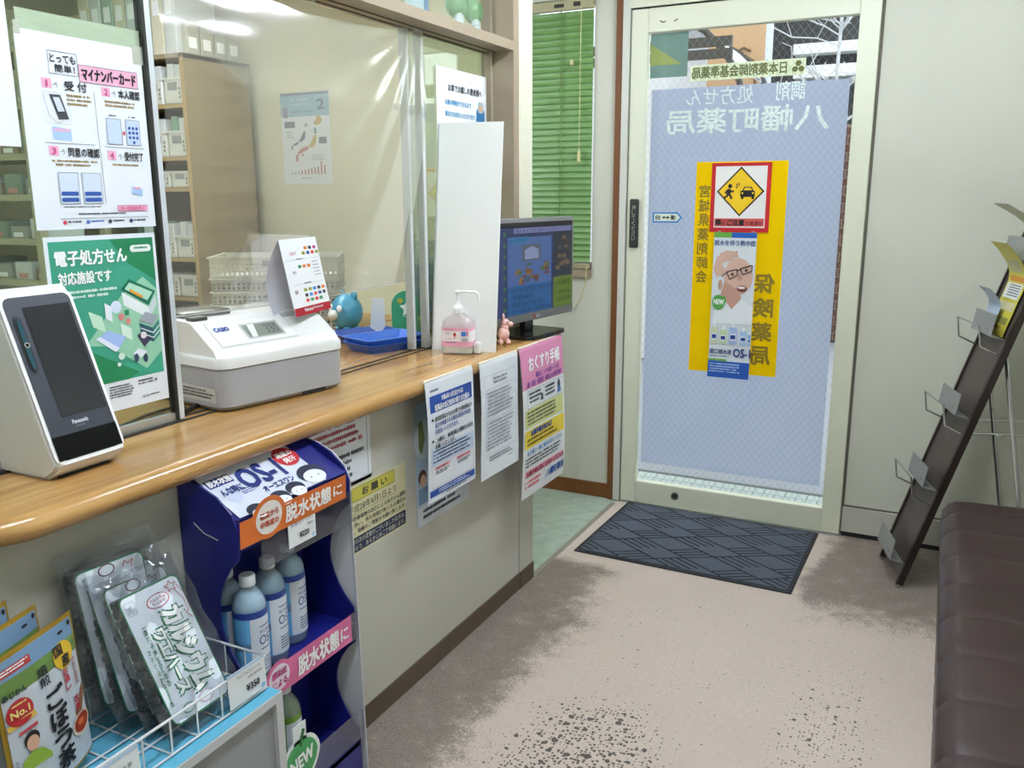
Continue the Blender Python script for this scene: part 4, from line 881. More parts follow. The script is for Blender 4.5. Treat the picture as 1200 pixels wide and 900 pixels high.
s.rect(.66, .875, .93, .908, PINK, 1); s.frame(.66, .875, .93, .908, .0008, HOT); s.text('カードを忘れずに！', .69, .881, .90, .902, HOT, bold=.03)
s.poly([(.81, .77), (.90, .785), (.895, .825), (.80, .81)], I('9fbce0'), 1); s.rect(.82, .775, .88, .785, I('d88aa0'), 2)
s.greek(.22, .878, .55, .888, 1, G); s.greek(.33, .915, .82, .93, 1, G); s.line([(.18, .942), (.93, .942)], .0008, G)
for k, cc in enumerate(('c23a4a', '5a78c0', '3a3d44', '2c3560')): s.oval(.215+k*.185, .963, .016, .011, I(cc), 1, n=12); s.greek(.24+k*.185, .955, .36+k*.185, .972, 1, I(cc) if k == 1 else G)
s.done()
MB().box(.0, .012, pz1-pz0-.01, pz1-pz0+.012, .0002, .0006).build('tape', clear('tape_clear'), s.root)
MB().box(py1-py0-.02, py1-py0+.004, pz1-pz0-.03, pz1-pz0+.004, .0002, .0006).build('tape', clear('tape_clear'), s.root)
a, c = px(51, 278, X=XP), px(182, 273, X=XP); d_ = px(197, 466, X=XP); gy0, gy1 = a.y-.002, (c.y+d_.y)/2; gz0, gz1 = d_.z, c.z+.001
s = Sheet('e_prescription_poster', 'green electronic prescription poster on the near glass pane below the white one', 'poster', (XP, gy0, gz0), (0, 1, 0), (0, 0, 1), gy1-gy0, gz1-gz0, M('poster_white'))
GD, GM, GL = I('1f7a4e'), I('3a9478'), I('8fc2a4')
s.rect(.03, .025, .97, .83, GM, 1); s.poly([(.55, .025), (.97, .025), (.97, .28), (.86, .23), (.72, .17)], GD, 2); s.poly([(.25, .60), (.62, .34), (.84, .25), (.97, .33), (.97, .70), (.80, .79), (.45, .62)], GL, 2); s.poly([(.03, .83), (.03, .55), (.20, .60), (.72, .80), (.62, .83)], GD, 2)
s.text('電子処方せん', .07, .075, .70, .155, WHITE, bold=.03, lift=4); s.text('対応施設です', .08, .19, .54, .255, WHITE, bold=.025, lift=4); s.rrect(.74, .065, .945, .105, I('dfe6e2'), r=.45, lift=3); s.greek(.765, .075, .92, .097, 1, GD, lift=4); s.greek(.08, .29, .58, .345, 2, I('cfe4da'), lift=4)
s.poly([(.62, .31), (.70, .255), (.95, .34), (.87, .42)], I('12684e'), 3); s.poly([(.65, .31), (.70, .275), (.92, .345), (.86, .39)], I('a9d4bc'), 4); s.poly([(.62, .325), (.87, .43), (.87, .50), (.63, .40)], I('dfe4e6'), 3); s.poly([(.87, .43), (.95, .36), (.95, .42), (.87, .50)], I('c5d0d4'), 3); s.poly([(.69, .325), (.70, .31), (.82, .36), (.81, .375)], I('d99a3c'), 5)
s.oval(.555, .405, .05, .035, I('cfdcea'), 3); s.poly([(.45, .375), (.51, .40), (.51, .49), (.45, .46)], I('dfe4ea'), 4); s.poly([(.30, .41), (.42, .45), (.44, .54), (.33, .50)], I('b9dcc0'), 3); s.poly([(.58, .50), (.68, .54), (.68, .61), (.59, .57)], I('cfe4d4'), 3)
s.oval(.595, .465, .028, .02, I('c07a74'), 4); s.oval(.655, .495, .024, .018, I('c07a74'), 4); s.rect(.63, .43, .67, .46, GD, 4)
s.poly([(.38, .56), (.45, .53), (.62, .58), (.55, .64)], I('9fb6e4'), 4); s.poly([(.34, .57), (.38, .56), (.55, .64), (.51, .66)], I('dfe6f4'), 4)
s.poly([(.76, .50), (.83, .455), (.96, .49), (.89, .54)], I('9a9fa8'), 4); s.poly([(.76, .515), (.89, .555), (.89, .64), (.77, .60)], I('24505a'), 3); s.poly([(.89, .555), (.96, .51), (.96, .60), (.89, .64)], I('3a7a74'), 3); s.line([(.765, .545), (.89, .585), (.955, .545)], .002, I('dfe6e2'), 5); s.line([(.765, .575), (.89, .615), (.955, .575)], .002, I('dfe6e2'), 5)
s.poly([(.73, .585), (.80, .565), (.86, .62), (.79, .66)], I('3a3550'), 4); s.oval(.79, .59, .03, .02, I('dcd5d8'), 5)
s.poly([(.67, .69), (.73, .66), (.81, .69), (.75, .72)], I('dfe4ea'), 4); s.oval(.70, .715, .022, .025, I('33405a'), 5); s.oval(.79, .725, .022, .025, I('33405a'), 5); s.oval(.56, .69, .03, .02, I('c9e0d4'), 4); s.oval(.53, .735, .018, .012, I('dfe8e0'), 4)
s.greek(.42, .855, .66, .93, 5, G); s.greek(.70, .85, .86, .885, 2, G); s.rect(.87, .86, .885, .875, G, 2); s.text('八幡町薬局', .71, .945, .80, .962, G); s.greek(.81, .947, .93, .96, 1, G); s.done()
# big white sheet at the top left of the pane
a, c = px(-60, -40, X=XP), px(25, 172, X=XP); tag(MB().box(XP, XP+.0008, a.y, c.y, c.z, 1.87).build('blank_white_sheet', M('poster_white')), 'blank white sheet on the near glass pane left of the ID card poster', 'sheet')
a, c = px(16, 6, X=XP-.006), px(168, 68, X=XP-.006)
tag(MB().box(XP-.0078, XP-.0070, a.y, c.y, pz1-.02, pz1+.035).build('clear_film_strip', clear('film_strip', 'f2f6ee', refl=.04, rough=.2, haze=.75, hazecol='f5f4ef')), 'milky film strip behind the top edge of the ID card poster', 'film')

# notice on the far pane
a, c, d_ = px(511, 76, X=XG-.016), px(573, 94, X=XG-.016), px(573, 200, X=XG-.016)
s = Sheet('car_visitor_notice', 'white notice for visitors by car on the far sliding glass pane', 'notice', (XG-.0165, a.y, d_.z-.03), (0, 1, 0), (0, 0, 1), c.y-a.y, a.z-d_.z+.03, PAPER)
BL = I('3f8ab4'); s.text('お車でお越しの患者様へ', .20, .14, .84, .205, DK, bold=.02); s.text('お薬の準備ができるまで', .14, .28, .62, .33, BL, bold=.02); s.text('車内でお待ちいただけます。', .14, .385, .72, .435, BL, bold=.02); s.text('準備ができましたらお呼び', .50, .565, .95, .61, BL, bold=.02)
s.rrect(.73, .31, .90, .50, I('2f6a94'), lift=1); s.rrect(.76, .25, .87, .36, I('9fb4b8'), lift=2); s.oval(.815, .315, .035, .035, I('c9a080'), 3); s.oval(.755, .46, .02, .018, I('dfe0d8'), 3); s.oval(.875, .46, .02, .018, I('dfe0d8'), 3); s.rect(.745, .50, .775, .53, DK); s.rect(.855, .50, .885, .53, DK)
for u, cc in ((.22, '5a3f38'), (.37, '3a2f2c')): s.oval(u, .54, .04, .045, I(cc), 1); s.oval(u+.008, .56, .03, .035, I('d9b49c'), 2); s.rect(u-.04, .60, u+.05, .66, I('c3d4cc'), 1)
s.done()

# ================================================================== POSTERS ON THE DOOR
YD = YB-.0036
def yellow_mat():
    m = bpy.data.materials.new('yellow_translucent'); m.use_nodes = True; n = m.node_tree.nodes; l = m.node_tree.links; n.remove(n['Principled BSDF'])
    a = n.new('ShaderNodeBsdfTranslucent'); a.inputs[0].default_value = lin('ffe000'); d = n.new('ShaderNodeBsdfDiffuse'); d.inputs[0].default_value = lin('ffdc10')
    z = n.new('ShaderNodeTexNoise'); z.inputs['Scale'].default_value = 4; r = n.new('ShaderNodeMapRange'); r.inputs[3].default_value = .5; r.inputs[4].default_value = .7; l.new(z.outputs[0], r.inputs[0])
    x = n.new('ShaderNodeMixShader'); l.new(r.outputs[0], x.inputs[0]); l.new(a.outputs[0], x.inputs[1]); l.new(d.outputs[0], x.inputs[2]); l.new(x.outputs[0], n['Material Output'].inputs[0]); return m
s = Sheet('yellow_poster', 'tall yellow poster with backward lettering on the door glass', 'poster', (-.972, YD, .652), (1, 0, 0), (0, 0, 1), .372, .886, yellow_mat(), th=.0006)
OL = I('86701c'); s.vtext('保険薬局', .715, .50, .925, .96, OL, bold=.03, mirror=True, gap=.25); s.vtext('宮城県薬剤師会', .045, .10, .165, .57, OL, bold=.02, mirror=True, gap=.15); s.done()
s = Sheet('caution_sign', 'red-bordered caution sign with car warning diamond on the yellow poster', 'sign', (-.906, YD-.004, 1.252), (1, 0, 0), (0, 0, 1), .243, .281, I('b01c22'), th=.002)
s.rect(.07, .05, .93, .935, I('dedcd8'), 1); s.poly([(.50, .055), (.90, .41), (.50, .77), (.10, .41)], BLACK, 2); s.poly([(.50, .085), (.865, .41), (.50, .74), (.135, .41)], I('e0b81c'), 3)
# running figure
s.oval(.325, .335, .035, .032, BLACK, 4); s.line([(.315, .375), (.30, .455)], .016, BLACK, 4); s.line([(.31, .385), (.36, .42), (.39, .40)], .007, BLACK, 4); s.line([(.31, .385), (.26, .41), (.25, .44)], .007, BLACK, 4); s.line([(.30, .45), (.345, .475), (.35, .52)], .009, BLACK, 4); s.line([(.30, .45), (.265, .49), (.23, .50)], .009, BLACK, 4)
s.line([(.43, .30), (.455, .345)], .004, BLACK, 4); s.line([(.465, .28), (.48, .33)], .004, BLACK, 4); s.line([(.42, .345), (.45, .365)], .004, BLACK, 4)
# car
s.rrect(.50, .40, .745, .49, BLACK, r=.2, lift=4); s.poly([(.53, .405), (.56, .345), (.69, .345), (.72, .405)], BLACK, 4); s.poly([(.555, .395), (.575, .358), (.675, .358), (.695, .395)], I('e0b81c'), 5); s.rect(.515, .48, .56, .52, BLACK, 4); s.rect(.69, .48, .735, .52, BLACK, 4); s.oval(.535, .435, .018, .014, I('e0b81c'), 5); s.oval(.712, .435, .018, .014, I('e0b81c'), 5)
s.rect(.085, .80, .915, .915, I('b84a44'), 2); s.text('車', .10, .815, .20, .90, BLACK, bold=.04, lift=4); s.text('に', .215, .84, .27, .89, BLACK, bold=.03, lift=4); s.text('ご注意', .30, .815, .59, .90, BLACK, bold=.04, lift=4); s.text('ください', .62, .84, .90, .895, BLACK, bold=.03, lift=4); s.done()
s = Sheet('drink_poster', 'narrow poster of a sweating man in glasses and drink bottles under the caution sign', 'poster', (-.884, YD-.0085, .634), (1, 0, .0), (0.012, -.016, 1), .176, .618, M('poster_photo', 'cfd6da', rough=.35, var=.06, scale=2), bend=lambda x, y, z: (x, y, z-.010*math.sin(math.pi*x/.176)*0+.008*math.exp(-((y)/.06)**2)), nv=20)
s.rect(0, 0, .42, .035, I('5d9a3c'), 1); s.rect(.42, 0, 1, .035, I('1f57a6'), 1); s.text('脱水を伴う熱中症', .02, .052, .98, .088, I('2a4a80'), bold=.02)
SK, SK2 = I('c9a695'), I('b58d7c'); s.poly([(.10, .30), (.02, .25), (.08, .17), (.30, .12), (.55, .13), (.62, .17), (.45, .22), (.32, .28)], SK, 1); s.oval(.62, .295, .34, .125, SK, 2); s.poly([(.30, .33), (.22, .42), (.50, .52), (.72, .44), (.60, .38)], SK2, 2); s.oval(.50, .215, .27, .05, I('d3d2d0'), 1)
for k in range(5): s.line([(.10+k*.085, .205-k*.005), (.22+k*.085, .135-k*.003)], .012, SK, 3)
s.oval(.20, .355, .05, .035, SK2, 3)
s.line([(.34, .265), (.58, .245), (.60, .285), (.42, .315), (.34, .265)], .004, BLACK, 4); s.line([(.66, .24), (.93, .215), (.93, .255), (.72, .28), (.66, .24)], .004, BLACK, 4); s.line([(.59, .255), (.67, .245)], .004, BLACK, 4); s.line([(.34, .27), (.22, .30)], .003, BLACK, 4)
s.oval(.48, .28, .035, .010, I('4a3a34'), 4); s.oval(.80, .25, .035, .010, I('4a3a34'), 4); s.poly([(.64, .27), (.72, .31), (.68, .325), (.60, .315)], SK2, 4); s.oval(.72, .375, .12, .022, I('6a2f30'), 4); s.oval(.71, .368, .09, .009, I('e4dcd8'), 5)
s.poly([(.05, .62), (.10, .50), (.30, .44), (.52, .51), (.75, .45), (1, .50), (1, .62)], I('dfe3e6'), 1)
s.oval(.18, .475, .15, .052, I('4f9a4a'), 5); s.oval(.30, .46, .06, .03, I('4f9a4a'), 5); s.text('NEW', .07, .455, .31, .488, WHITE, bold=.04, lift=6)
for u, w_, h_, cc in ((.03, .17, .15, 'c6cfb0'), (.25, .17, .13, 'b9cfa8'), (.47, .20, .155, '9fb4d8'), (.73, .17, .125, '9fc0dc'), (.93, .06, .10, '7fb4dc')):
    s.rrect(u, .765-h_*.8, u+w_, .765, I(cc), r=.12, lift=3); s.rect(u+w_*.32, .765-h_, u+w_*.68, .765-h_*.78, I('e6eaec'), 3); s.rect(u+w_*.12, .765-h_*.5, u+w_*.88, .765-h_*.18, I('dfe4ea'), 4); s.rect(u+w_*.2, .765-h_*.44, u+w_*.8, .765-h_*.26, NAVY, 5)
s.text('OS-1', .60, .79, 1.0, .85, I('26407e'), bold=.03); s.text('経口補水液', .03, .80, .55, .835, I('3a4a70'), bold=.02); s.greek(.03, .845, .52, .86, 1, I('5a6a88'))
s.rect(0, .87, .45, .885, I('6a9a3c'), 1); s.rect(0, .885, 1, 1, I('1d4d9c'), 1); s.greek(.04, .90, .8, .97, 4, I('9fb8e0')); s.done()
for u in (.02, .158): MB().box(u-.006, u+.006, .612, .624, .0002, .0007).build('tape', clear('tape_clear'), s.root)
s = Sheet('automatic_door_sticker', 'small blue-edged arrow sticker for the automatic door on the glass', 'sticker', (-1.156, YD, 1.288), (1, 0, 0), (0, 0, 1), .130, .044, None)
s.poly([(0, 0), (.84, 0), (1, .5), (.84, 1), (0, 1)], I('2d78b4'), 1, 'sticker_edge'); s.poly([(.05, .14), (.82, .14), (.94, .5), (.82, .86), (.05, .86)], I('cfd8c8'), 2, 'sticker_face'); s.text('自', .10, .28, .25, .72, BLACK, bold=.02); s.text('動', .62, .28, .77, .72, BLACK, bold=.02); s.poly([(.32, .5), (.40, .35), (.40, .45), (.50, .45), (.50, .35), (.58, .5), (.50, .65), (.50, .55), (.40, .55), (.40, .65)], BLACK, 3); s.done()

# ================================================================== DOOR MAT
mt = thing('door_mat', 'dark blue-grey ribbed door mat on the floor before the door', 'mat', (-1.237, 3.005, 0), math.radians(-1.0))
MW, MD = .85, .635
MB().rbox(0, MW, 0, MD, 0, .006, .002, 1).build('rubber_edge', M('mat_rubber', '1c1f24', rough=.7), mt)
MB().box(.018, MW-.018, .018, MD-.018, .006, .0085).build('pile', M('mat_pile', '4c535f', rough=.95, var=.30, scale=160, bump=.4), mt)
b = MB(); GR = M('mat_groove', '0e1014', rough=.9)
def seg(p, q, w=.008):
    # clip to the pile area
    x0, x1, y0, y1 = .02, MW-.02, .02, MD-.02; d = Vector(q)-Vector(p); t0, t1 = 0, 1
    for pp, dd, lo, hi in ((p[0], d.x, x0, x1), (p[1], d.y, y0, y1)):
        if abs(dd) < 1e-9:
            if pp < lo or pp > hi: return
            continue
        ta, tb = sorted(((lo-pp)/dd, (hi-pp)/dd)); t0, t1 = max(t0, ta), min(t1, tb)
    if t1 <= t0: return
    a = Vector(p)+d*t0; c_ = Vector(p)+d*t1; n_ = Vector((-d.y, d.x)).normalized()*w/2
    b.add([(*(a+n_), .0089), (*(a-n_), .0089), (*(c_-n_), .0089), (*(c_+n_), .0089)], [(0, 1, 2, 3)])
S_ = .118; u_ = Vector((.86, .51)).normalized(); v_ = Vector((-.86, .51)).normalized()
for i in range(-8, 16):
    for j in range(-8, 16):
        o = u_*S_*i+v_*S_*j+Vector((.42, 0))
        if not (-.2 < o.x < MW+.2 and -.2 < o.y < MD+.2): continue
        seg(o, o+v_*S_); 
        k = (i+2*j) % 3
        if j % 2: seg(o, o+u_*S_)
        if (i+j) % 2 == 0:
            for t in (.25, .5, .75): seg(o+(v_*S_*t if i % 2 else u_*S_*t), o+(v_*S_*t+u_*S_ if i % 2 else u_*S_*t+v_*S_))
b.build('groove_pattern', GR, mt, kind='stuff')

# ================================================================== BENCH
bn = thing('waiting_bench', 'long padded dark brown vinyl bench along the right wall', 'bench', (.068, 0, 0))
VIN = M('brown_vinyl', '301d1d', rough=.38, var=.08, scale=5, bump=.03, spec=.5)
edges = [.55, .95, 1.33, 1.52, 1.715, 1.91, 2.11, 2.31, 2.52, 2.74, 3.06]; edges = [.2, .58, .79, .99, 1.19, 1.385, 1.58, 1.775, 1.97, 2.165, 2.36, 2.56, 2.76, 2.93, 3.05]
def pad(y0, y1, last):
    b = MB(); N = 14; K = 9; W = .52
    prof = [(-.0, .30), (-.006, .34), (-.004, .385), (.010, .408), (.032, .420), (.07, .424), (.26, .428), (.46, .424), (.50, .412), (.52, .385), (.52, .30)]
    def fn(a, c):
        f = a*(len(prof)-1); i = min(int(f), len(prof)-2); t = f-i; x = prof[i][0]*(1-t)+prof[i+1][0]*t; z = prof[i][1]*(1-t)+prof[i+1][1]*t
        dd = min(c, 1-c)*(y1-y0); sink = .0028*math.exp(-dd/.007)
        if last and c > .8: k = (c-.8)/.2; z = .30+(z-.30)*(1-.18*k**3); x = x*(1-0)+.03*k**3*(1 if x < .2 else -1)
        x2 = x+sink*(1 if x < .05 else 0); return (x2, y0+(y1-y0)*c, z-sink*(z > .38))
    b.grid(30, K, fn)
    if last: b.add([fn(i/30, 1) for i in range(31)], [tuple(range(31))])
    return b
for i in range(len(edges)-1): pad(edges[i], edges[i+1], i == len(edges)-2).build('seat_panel', VIN, bn, True)
MB().box(.03, .50, .2, 3.0, .26, .302).build('seat_base', M('bench_base', '2a1d1b', rough=.6), bn)
for y in (.4, 1.6, 2.9):
    for x in (.07, .46): MB().box(x-.02, x+.02, y-.02, y+.02, 0, .26).build('leg', M('bench_leg', '1d1b1a', rough=.4), bn)

# ================================================================== BROCHURE RACK
rk = thing('brochure_rack', 'leaning dark brown brochure rack with chrome wire pockets by the bench', 'rack', (0, 0, 0))
RB = M('rack_brown', '4a413c', rough=.4, var=.08); RE = M('rack_edge', '241813', rough=.45); CH = M('chrome', 'c4c6c8', rough=.12, metal=.95); ST = M('rack_bracket', '9da0a0', rough=.35, metal=.5)
yn, yf = 3.235, 3.475
RA = math.radians(16); wv = Vector((-math.sin(RA), math.cos(RA), 0)); hv = Vector((math.cos(RA), math.sin(RA), 0))
foot = Vector((-.050, yn, .012)); tip = foot+hv*.47+Vector((0, 0, 1.56)); dr = (tip-foot).normalized(); nrm = wv.cross(dr)*-1; Lr = (tip-foot).length
if nrm.x > 0: nrm = -nrm
def on(t, y, out=0): return foot+dr*t+nrm*out+wv*(y-yn)
def slab(t0, t1, y0, y1, o0, o1):
    b = MB(); c_ = [on(t, y, o) for o in (o0, o1) for t, y in ((t0, y0), (t1, y0), (t1, y1), (t0, y1))]; return b.add(c_, [(0, 3, 2, 1), (4, 5, 6, 7), (0, 1, 5, 4), (1, 2, 6, 5), (2, 3, 7, 6), (3, 0, 4, 7)])
slab(0.02, Lr, yn, yf, -.004, .004).build('board', RB, rk)
slab(0, Lr, yn-.016, yn, -.014, .010).build('edge_rail', RE, rk); slab(0, Lr, yf, yf+.012, -.014, .010).build('edge_rail', RE, rk)
for y in (yn-.008, yf+.006): p = on(0, y); MB().cyl((p.x, p.y, 0), (p.x, p.y, .014), .010, n=10).build('foot', CH, rk)
def shelf_at(t):
    slab(t, t+.004, yn+.02, yf-.02, .004, .05).build('ledge', ST, rk)
    b = MB(); c_ = [on(t, yn+.02, .05), on(t, yf-.02, .05), on(t+.075, yf-.02, .060), on(t+.075, yn+.02, .060)]; b.add(c_+[p+nrm*.002 for p in c_], [(0, 1, 2, 3), (7, 6, 5, 4), (0, 4, 5, 1), (1, 5, 6, 2), (2, 6, 7, 3), (3, 7, 4, 0)]); b.build('front_lip', ST, rk)
    MB().sph(on(t+.02, yn+.06, .053), .004, 8, 6).build('rivet', CH, rk)
ts = [px(1053, 660, Y=yn), px(1090, 588, Y=yn), px(1127, 505, Y=yn), px(1168, 410, Y=yn)]
tt = [.069, .366, .648, .941, 1.21]
for t in tt: shelf_at(t)
for t in (.345, .625, .92):
    b = MB(); b.tube([on(t-.03, yn, .008), on(t-.02, yn+.004, .075), on(t+.045, yn+.006, .105), on(t+.045, yf-.006, .105), on(t-.02, yf-.004, .075), on(t-.03, yf, .008)], .0032, 8); b.build('wire_bar', CH, rk, True)
back0 = on(.90, yn+.02, -.02); b = MB(); b.tube([back0, Vector((back0.x, back0.y, 0))+hv*.16], .008, 8); b.build('back_leg', CH, rk, True)
back1 = on(.90, yf-.02, -.02); b = MB(); b.tube([back1, Vector((back1.x, back1.y, 0))+hv*.16], .008, 8); b.build('back_leg', CH, rk, True)
k0 = on(.60, yn+.02, -.012); b = MB(); b.tube([k0, k0+hv*.29+Vector((0, 0, .006))], .004, 8); b.build('brace', CH, rk, True)
k0 = on(.60, yf-.02, -.012); b = MB(); b.tube([k0, k0+hv*.29+Vector((0, 0, .006))], .004, 8); b.build('brace', CH, rk, True)
k0 = on(.60, yn+.02, -.012)+hv*.1; MB().cyl(k0-wv*.008, k0+wv*.008, .008, n=10).build('brace_knob', CH, rk)
# leaflets standing in the rack
def leaflet(t, L, y0, y1, label, curl, out=.012):
    ln = thing('leaflet', label, 'leaflet'); 
    def f(a, c): 
        p = on(t+L*c, y0+(y1-y0)*a, out+curl*max(0, c-.62)**2); return p
    return ln, f
YEP = M('leaflet_yellow', 'c9bf45', rough=.45, var=.15, scale=14); CRP = M('leaflet_cream', 'c3c3a8', rough=.5, var=.1)
ln, f = leaflet(.948, .30, yn+.03, yf-.05, 'yellow leaflet with curled top in the third pocket of the brochure rack', .75)
MB().grid(3, 16, lambda a, c: f(a, c)).build('paper', YEP, ln, True)
for (a0, a1, c0, c1, cc) in ((.06, .94, .30, .40, 'c9c39a'), (.08, .92, .44, .62, 'd6d8d4'), (.1, .9, .64, .70, 'c8873a'), (.1, .6, .14, .22, '8f8a50'), (.2, .9, .74, .86, 'b9b890'), (.3, .8, .08, .12, '9a8a30')):
    MB().grid(1, 3, lambda a, c: f(a0+(a1-a0)*a, c0+(c1-c0)*c)+nrm*.0012).build('printed_panel', I(cc), ln)
b = MB()
for k in range(5): b.grid(1, 1, lambda a, c: f(.14+.6*a, .47+.03*k+.012*c)+nrm*.002)
b.build('fine_print', I('5a5f66'), ln, kind='stuff')
ln, f = leaflet(.952, .14, yn+.10, yf-.02, 'pale blue folded leaflet beside the yellow one in the brochure rack', .4, out=.03)
MB().grid(2, 8, lambda a, c: f(a, c)).build('paper', M('leaflet_blue', 'aab9cc', rough=.5, var=.2, scale=20), ln, True)
ln, f = leaflet(1.22, .15, yn+.05, yf-.06, 'cream leaflet tip in the topmost pocket of the brochure rack', 1.0, out=.02)
MB().grid(2, 8, lambda a, c: f(a, c)).build('paper', CRP, ln, True); MB().grid(1, 2, lambda a, c: f(.2+.6*a, .5+.3*c)+nrm*.0012).build('printed_panel', I('a5794e'), ln)

# ================================================================== BLUE DISPLAY STAND
SX0, SX1, SY0, SY1 = -1.282, -1.135, 1.112, 1.452
ds = thing('drink_display_stand', 'dark blue cardboard drink display stand against the counter front', 'display stand', (0, 0, 0))
CARD = M('stand_blue', '171c6e', rough=.35, var=.06, scale=6); CARDW = M('stand_white', 'c8c9cc', rough=.5, var=.05)
def side_outline(cut=True):
    o = [(SX0, 0), (SX1, 0), (SX1, .16)]
    def notch(z0, z1): return [(SX1-.062*math.sin(math.pi*i/10)**.8, z0+(z1-z0)*i/10) for i in range(11)]
    if cut: o += notch(.175, .40)+[(SX1, .41), (SX1, .47)]+notch(.485, .735)
    o += [(SX1, .745), (SX1+.002, .79), (SX1-.012, .822), (SX1-.045, .85), (SX1-.09, .868), (SX0, .874)]
    return o
def side(y, th, name, mat, cut=True, flare=0):
    b = MB(); b.prism(side_outline(cut), (0, y, 0), (1, 0, 0), (0, 0, 1), (0, th, 0))
    if flare: b.v = [(x, yy+flare*max(0, (.75-z))/.75*max(0, (x-SX0)/.15), z) for x, yy, z in b.v]
    b.build(name, mat, ds)
side(SY0, .004, 'side_panel', CARD); side(SY1-.004, .004, 'side_panel', CARD); side(SY1+.001, .003, 'outer_flap', CARDW, cut=False, flare=.022)
MB().box(SX0, SX0+.004, SY0+.004, SY1-.004, 0, .870).build('back_panel', CARD, ds)
for z in (.145, .448): MB().box(SX0+.004, SX1, SY0+.004, SY1-.004, z-.012, z).build('shelf', CARD, ds)
MB().box(SX1-.004, SX1, SY0+.004, SY1-.004, 0, .15).build('kick_panel', CARD, ds)
MB().box(SX1-.004, SX1-.001, SY0+.004, SY1-.004, .748, .805).build('header_fascia', CARD, ds)
MB().tube([(SX1-.05, SY0-.0005, .765), (SX1-.085, SY0-.0005, .773), (SX1-.11, SY0-.0005, .79)], .0015, 5).build('tab_slit', M('slit_grey', '777a74', rough=.6), ds)
CLR = clear('price_rail_clear', 'dfe3ea', refl=.01, rough=.05, haze=.03)
MB().box(SX1+.004, SX1+.006, SY0+.055, SY1-.002, .693, .765).build('price_rail', CLR, ds); MB().box(SX1+.003, SX1+.005, SY0+.16, SY1+.002, .155, .225).build('price_rail', CLR, ds); MB().box(SX1+.001, SX1+.003, SY1-.03, SY1+.002, .408, .475).build('price_rail', CLR, ds)
# sloping header print
h0 = Vector((SX1-.004, SY0+.006, .812)); h1 = Vector((SX1-.125, SY0+.006, .878)); hu = (h1-h0)
MB().prism([(0, 0), (.328, 0), (.328, hu.length), (0, hu.length)], h0-Vector((0, 0, .003)), (0, 1, 0), hu.normalized(), Vector((-.001, 0, -.002))).build('hood', CARD, ds)
s = Sheet('header_print', '', '', h0+Vector((.0, .008, .0008)), (0, 1, 0), hu, .255, hu.length, M('header_white', 'd3d9e6', rough=.25), parent=ds, part='print_sheet')
s.text('OS-1', .30, .22, .74, .62, I('1b2a6e'), bold=.035); s.text('オーエスワン', .40, .67, .74, .78, I('1b2a6e'), bold=.04); s.text('んな時に', .06, .44, .28, .58, I('1b2a6e'), bold=.03); s.rect(.02, .20, .27, .37, I('1b2a6e'), 1); s.text('脱水状態', .03, .22, .26, .35, WHITE, bold=.02)
s.oval(.885, .30, .13, .21, I('b3262e'), 1); s.text('過度の', .79, .19, .975, .30, WHITE, bold=.03); s.text('発汗', .82, .33, .955, .44, WHITE, bold=.03)
for u, v, k in ((.46, .97, .10), (.66, .93, .10), (.93, .80, .15), (.18, 1.0, .09)): s.oval(u, v-.02, k, k*1.25, I('23263a'), 1); s.oval(u, v+.06, k*.8, k*.95, I('e3e6f0'), 2); s.oval(u-k*.3, v+.06, k*.1, k*.06, BLACK, 3, n=8); s.oval(u+k*.3, v+.06, k*.1, k*.06, BLACK, 3, n=8)
s.oval(.14, .62, .07, .13, I('bfc9e0'), 1); s.greek(.22, .56, .38, .68, 3, I('5a6aa0')); s.done()
ORG = M('header_orange', 'cf6a26', rough=.35, var=.03)
s = Sheet('orange_band', '', '', (SX1+.007, SY0-.002, .757), (0, 1, 0), (0.05, 0, 1), .318, .054, None, parent=ds)
s.poly([(0, 0), (.16, 0), (1, 0), (1, 1), (0, 1)], ORG, 1, 'band'); s.oval(.245, .28, .15, .80, ORG, 1, name='band'); s.oval(.245, .28, .115, .62, I('e6dfd8'), 2, name='band_disc')
s.text('軽度から', .165, .02, .325, .26, I('b5481f'), bold=.03, lift=4); s.text('中等度の', .165, .36, .325, .60, I('b5481f'), bold=.03, lift=4); s.text('脱水状態', .39, .16, .83, .80, WHITE, bold=.03, lift=4); s.text('に', .86, .28, .95, .70, WHITE, bold=.03, lift=4); s.done()
PNK = M('band_pink', 'c9638e', rough=.35, var=.03)
s = Sheet('pink_band', '', '', (SX1+.004, SY0+.05, .412), (0, 1, 0), (0, 0, 1), .268, .064, None, parent=ds)
s.rect(.12, 0, 1, 1, PNK, 1, 'band'); s.oval(.11, .42, .15, .58, PNK, 1, name='band'); s.oval(.11, .42, .115, .44, I('e4d6de'), 2, name='band_disc'); s.text('感染症', .03, .14, .19, .38, I('b0447a'), bold=.03, lift=4); s.text('による', .03, .48, .19, .72, I('b0447a'), bold=.03, lift=4); s.text('脱水状態', .32, .18, .82, .84, WHITE, bold=.03, lift=4); s.text('に', .85, .30, .95, .74, WHITE, bold=.03, lift=4); s.done()
s = Sheet('price_tag', 'white price tag marked 220 yen on the blue display stand', 'price tag', (SX1+.0075, 1.241, .708), (0, 1, 0), (0, 0, 1), .083, .058, PAPER); s.text('¥220', .38, .56, .72, .76, BLACK, bold=.03); s.text('経口補水液 オーエスワン', .08, .12, .92, .25, DK); s.text('500ml', .66, .33, .88, .43, DK); s.oval(.9, .88, .06, .08, I('9fc4dc'), 1); s.done()
ap = thing('new_badge', 'green apple-shaped NEW badge on the lower shelf of the display stand', 'badge', (SX1+.012, 1.232, .235))
def apple(k): return [(.052*k*math.cos(t)*(1-.10*abs(math.sin(t))), .050*k*math.sin(t)*(1-.14*max(0, math.sin(t))**6)) for t in [2*math.pi*i/28 for i in range(28)]]
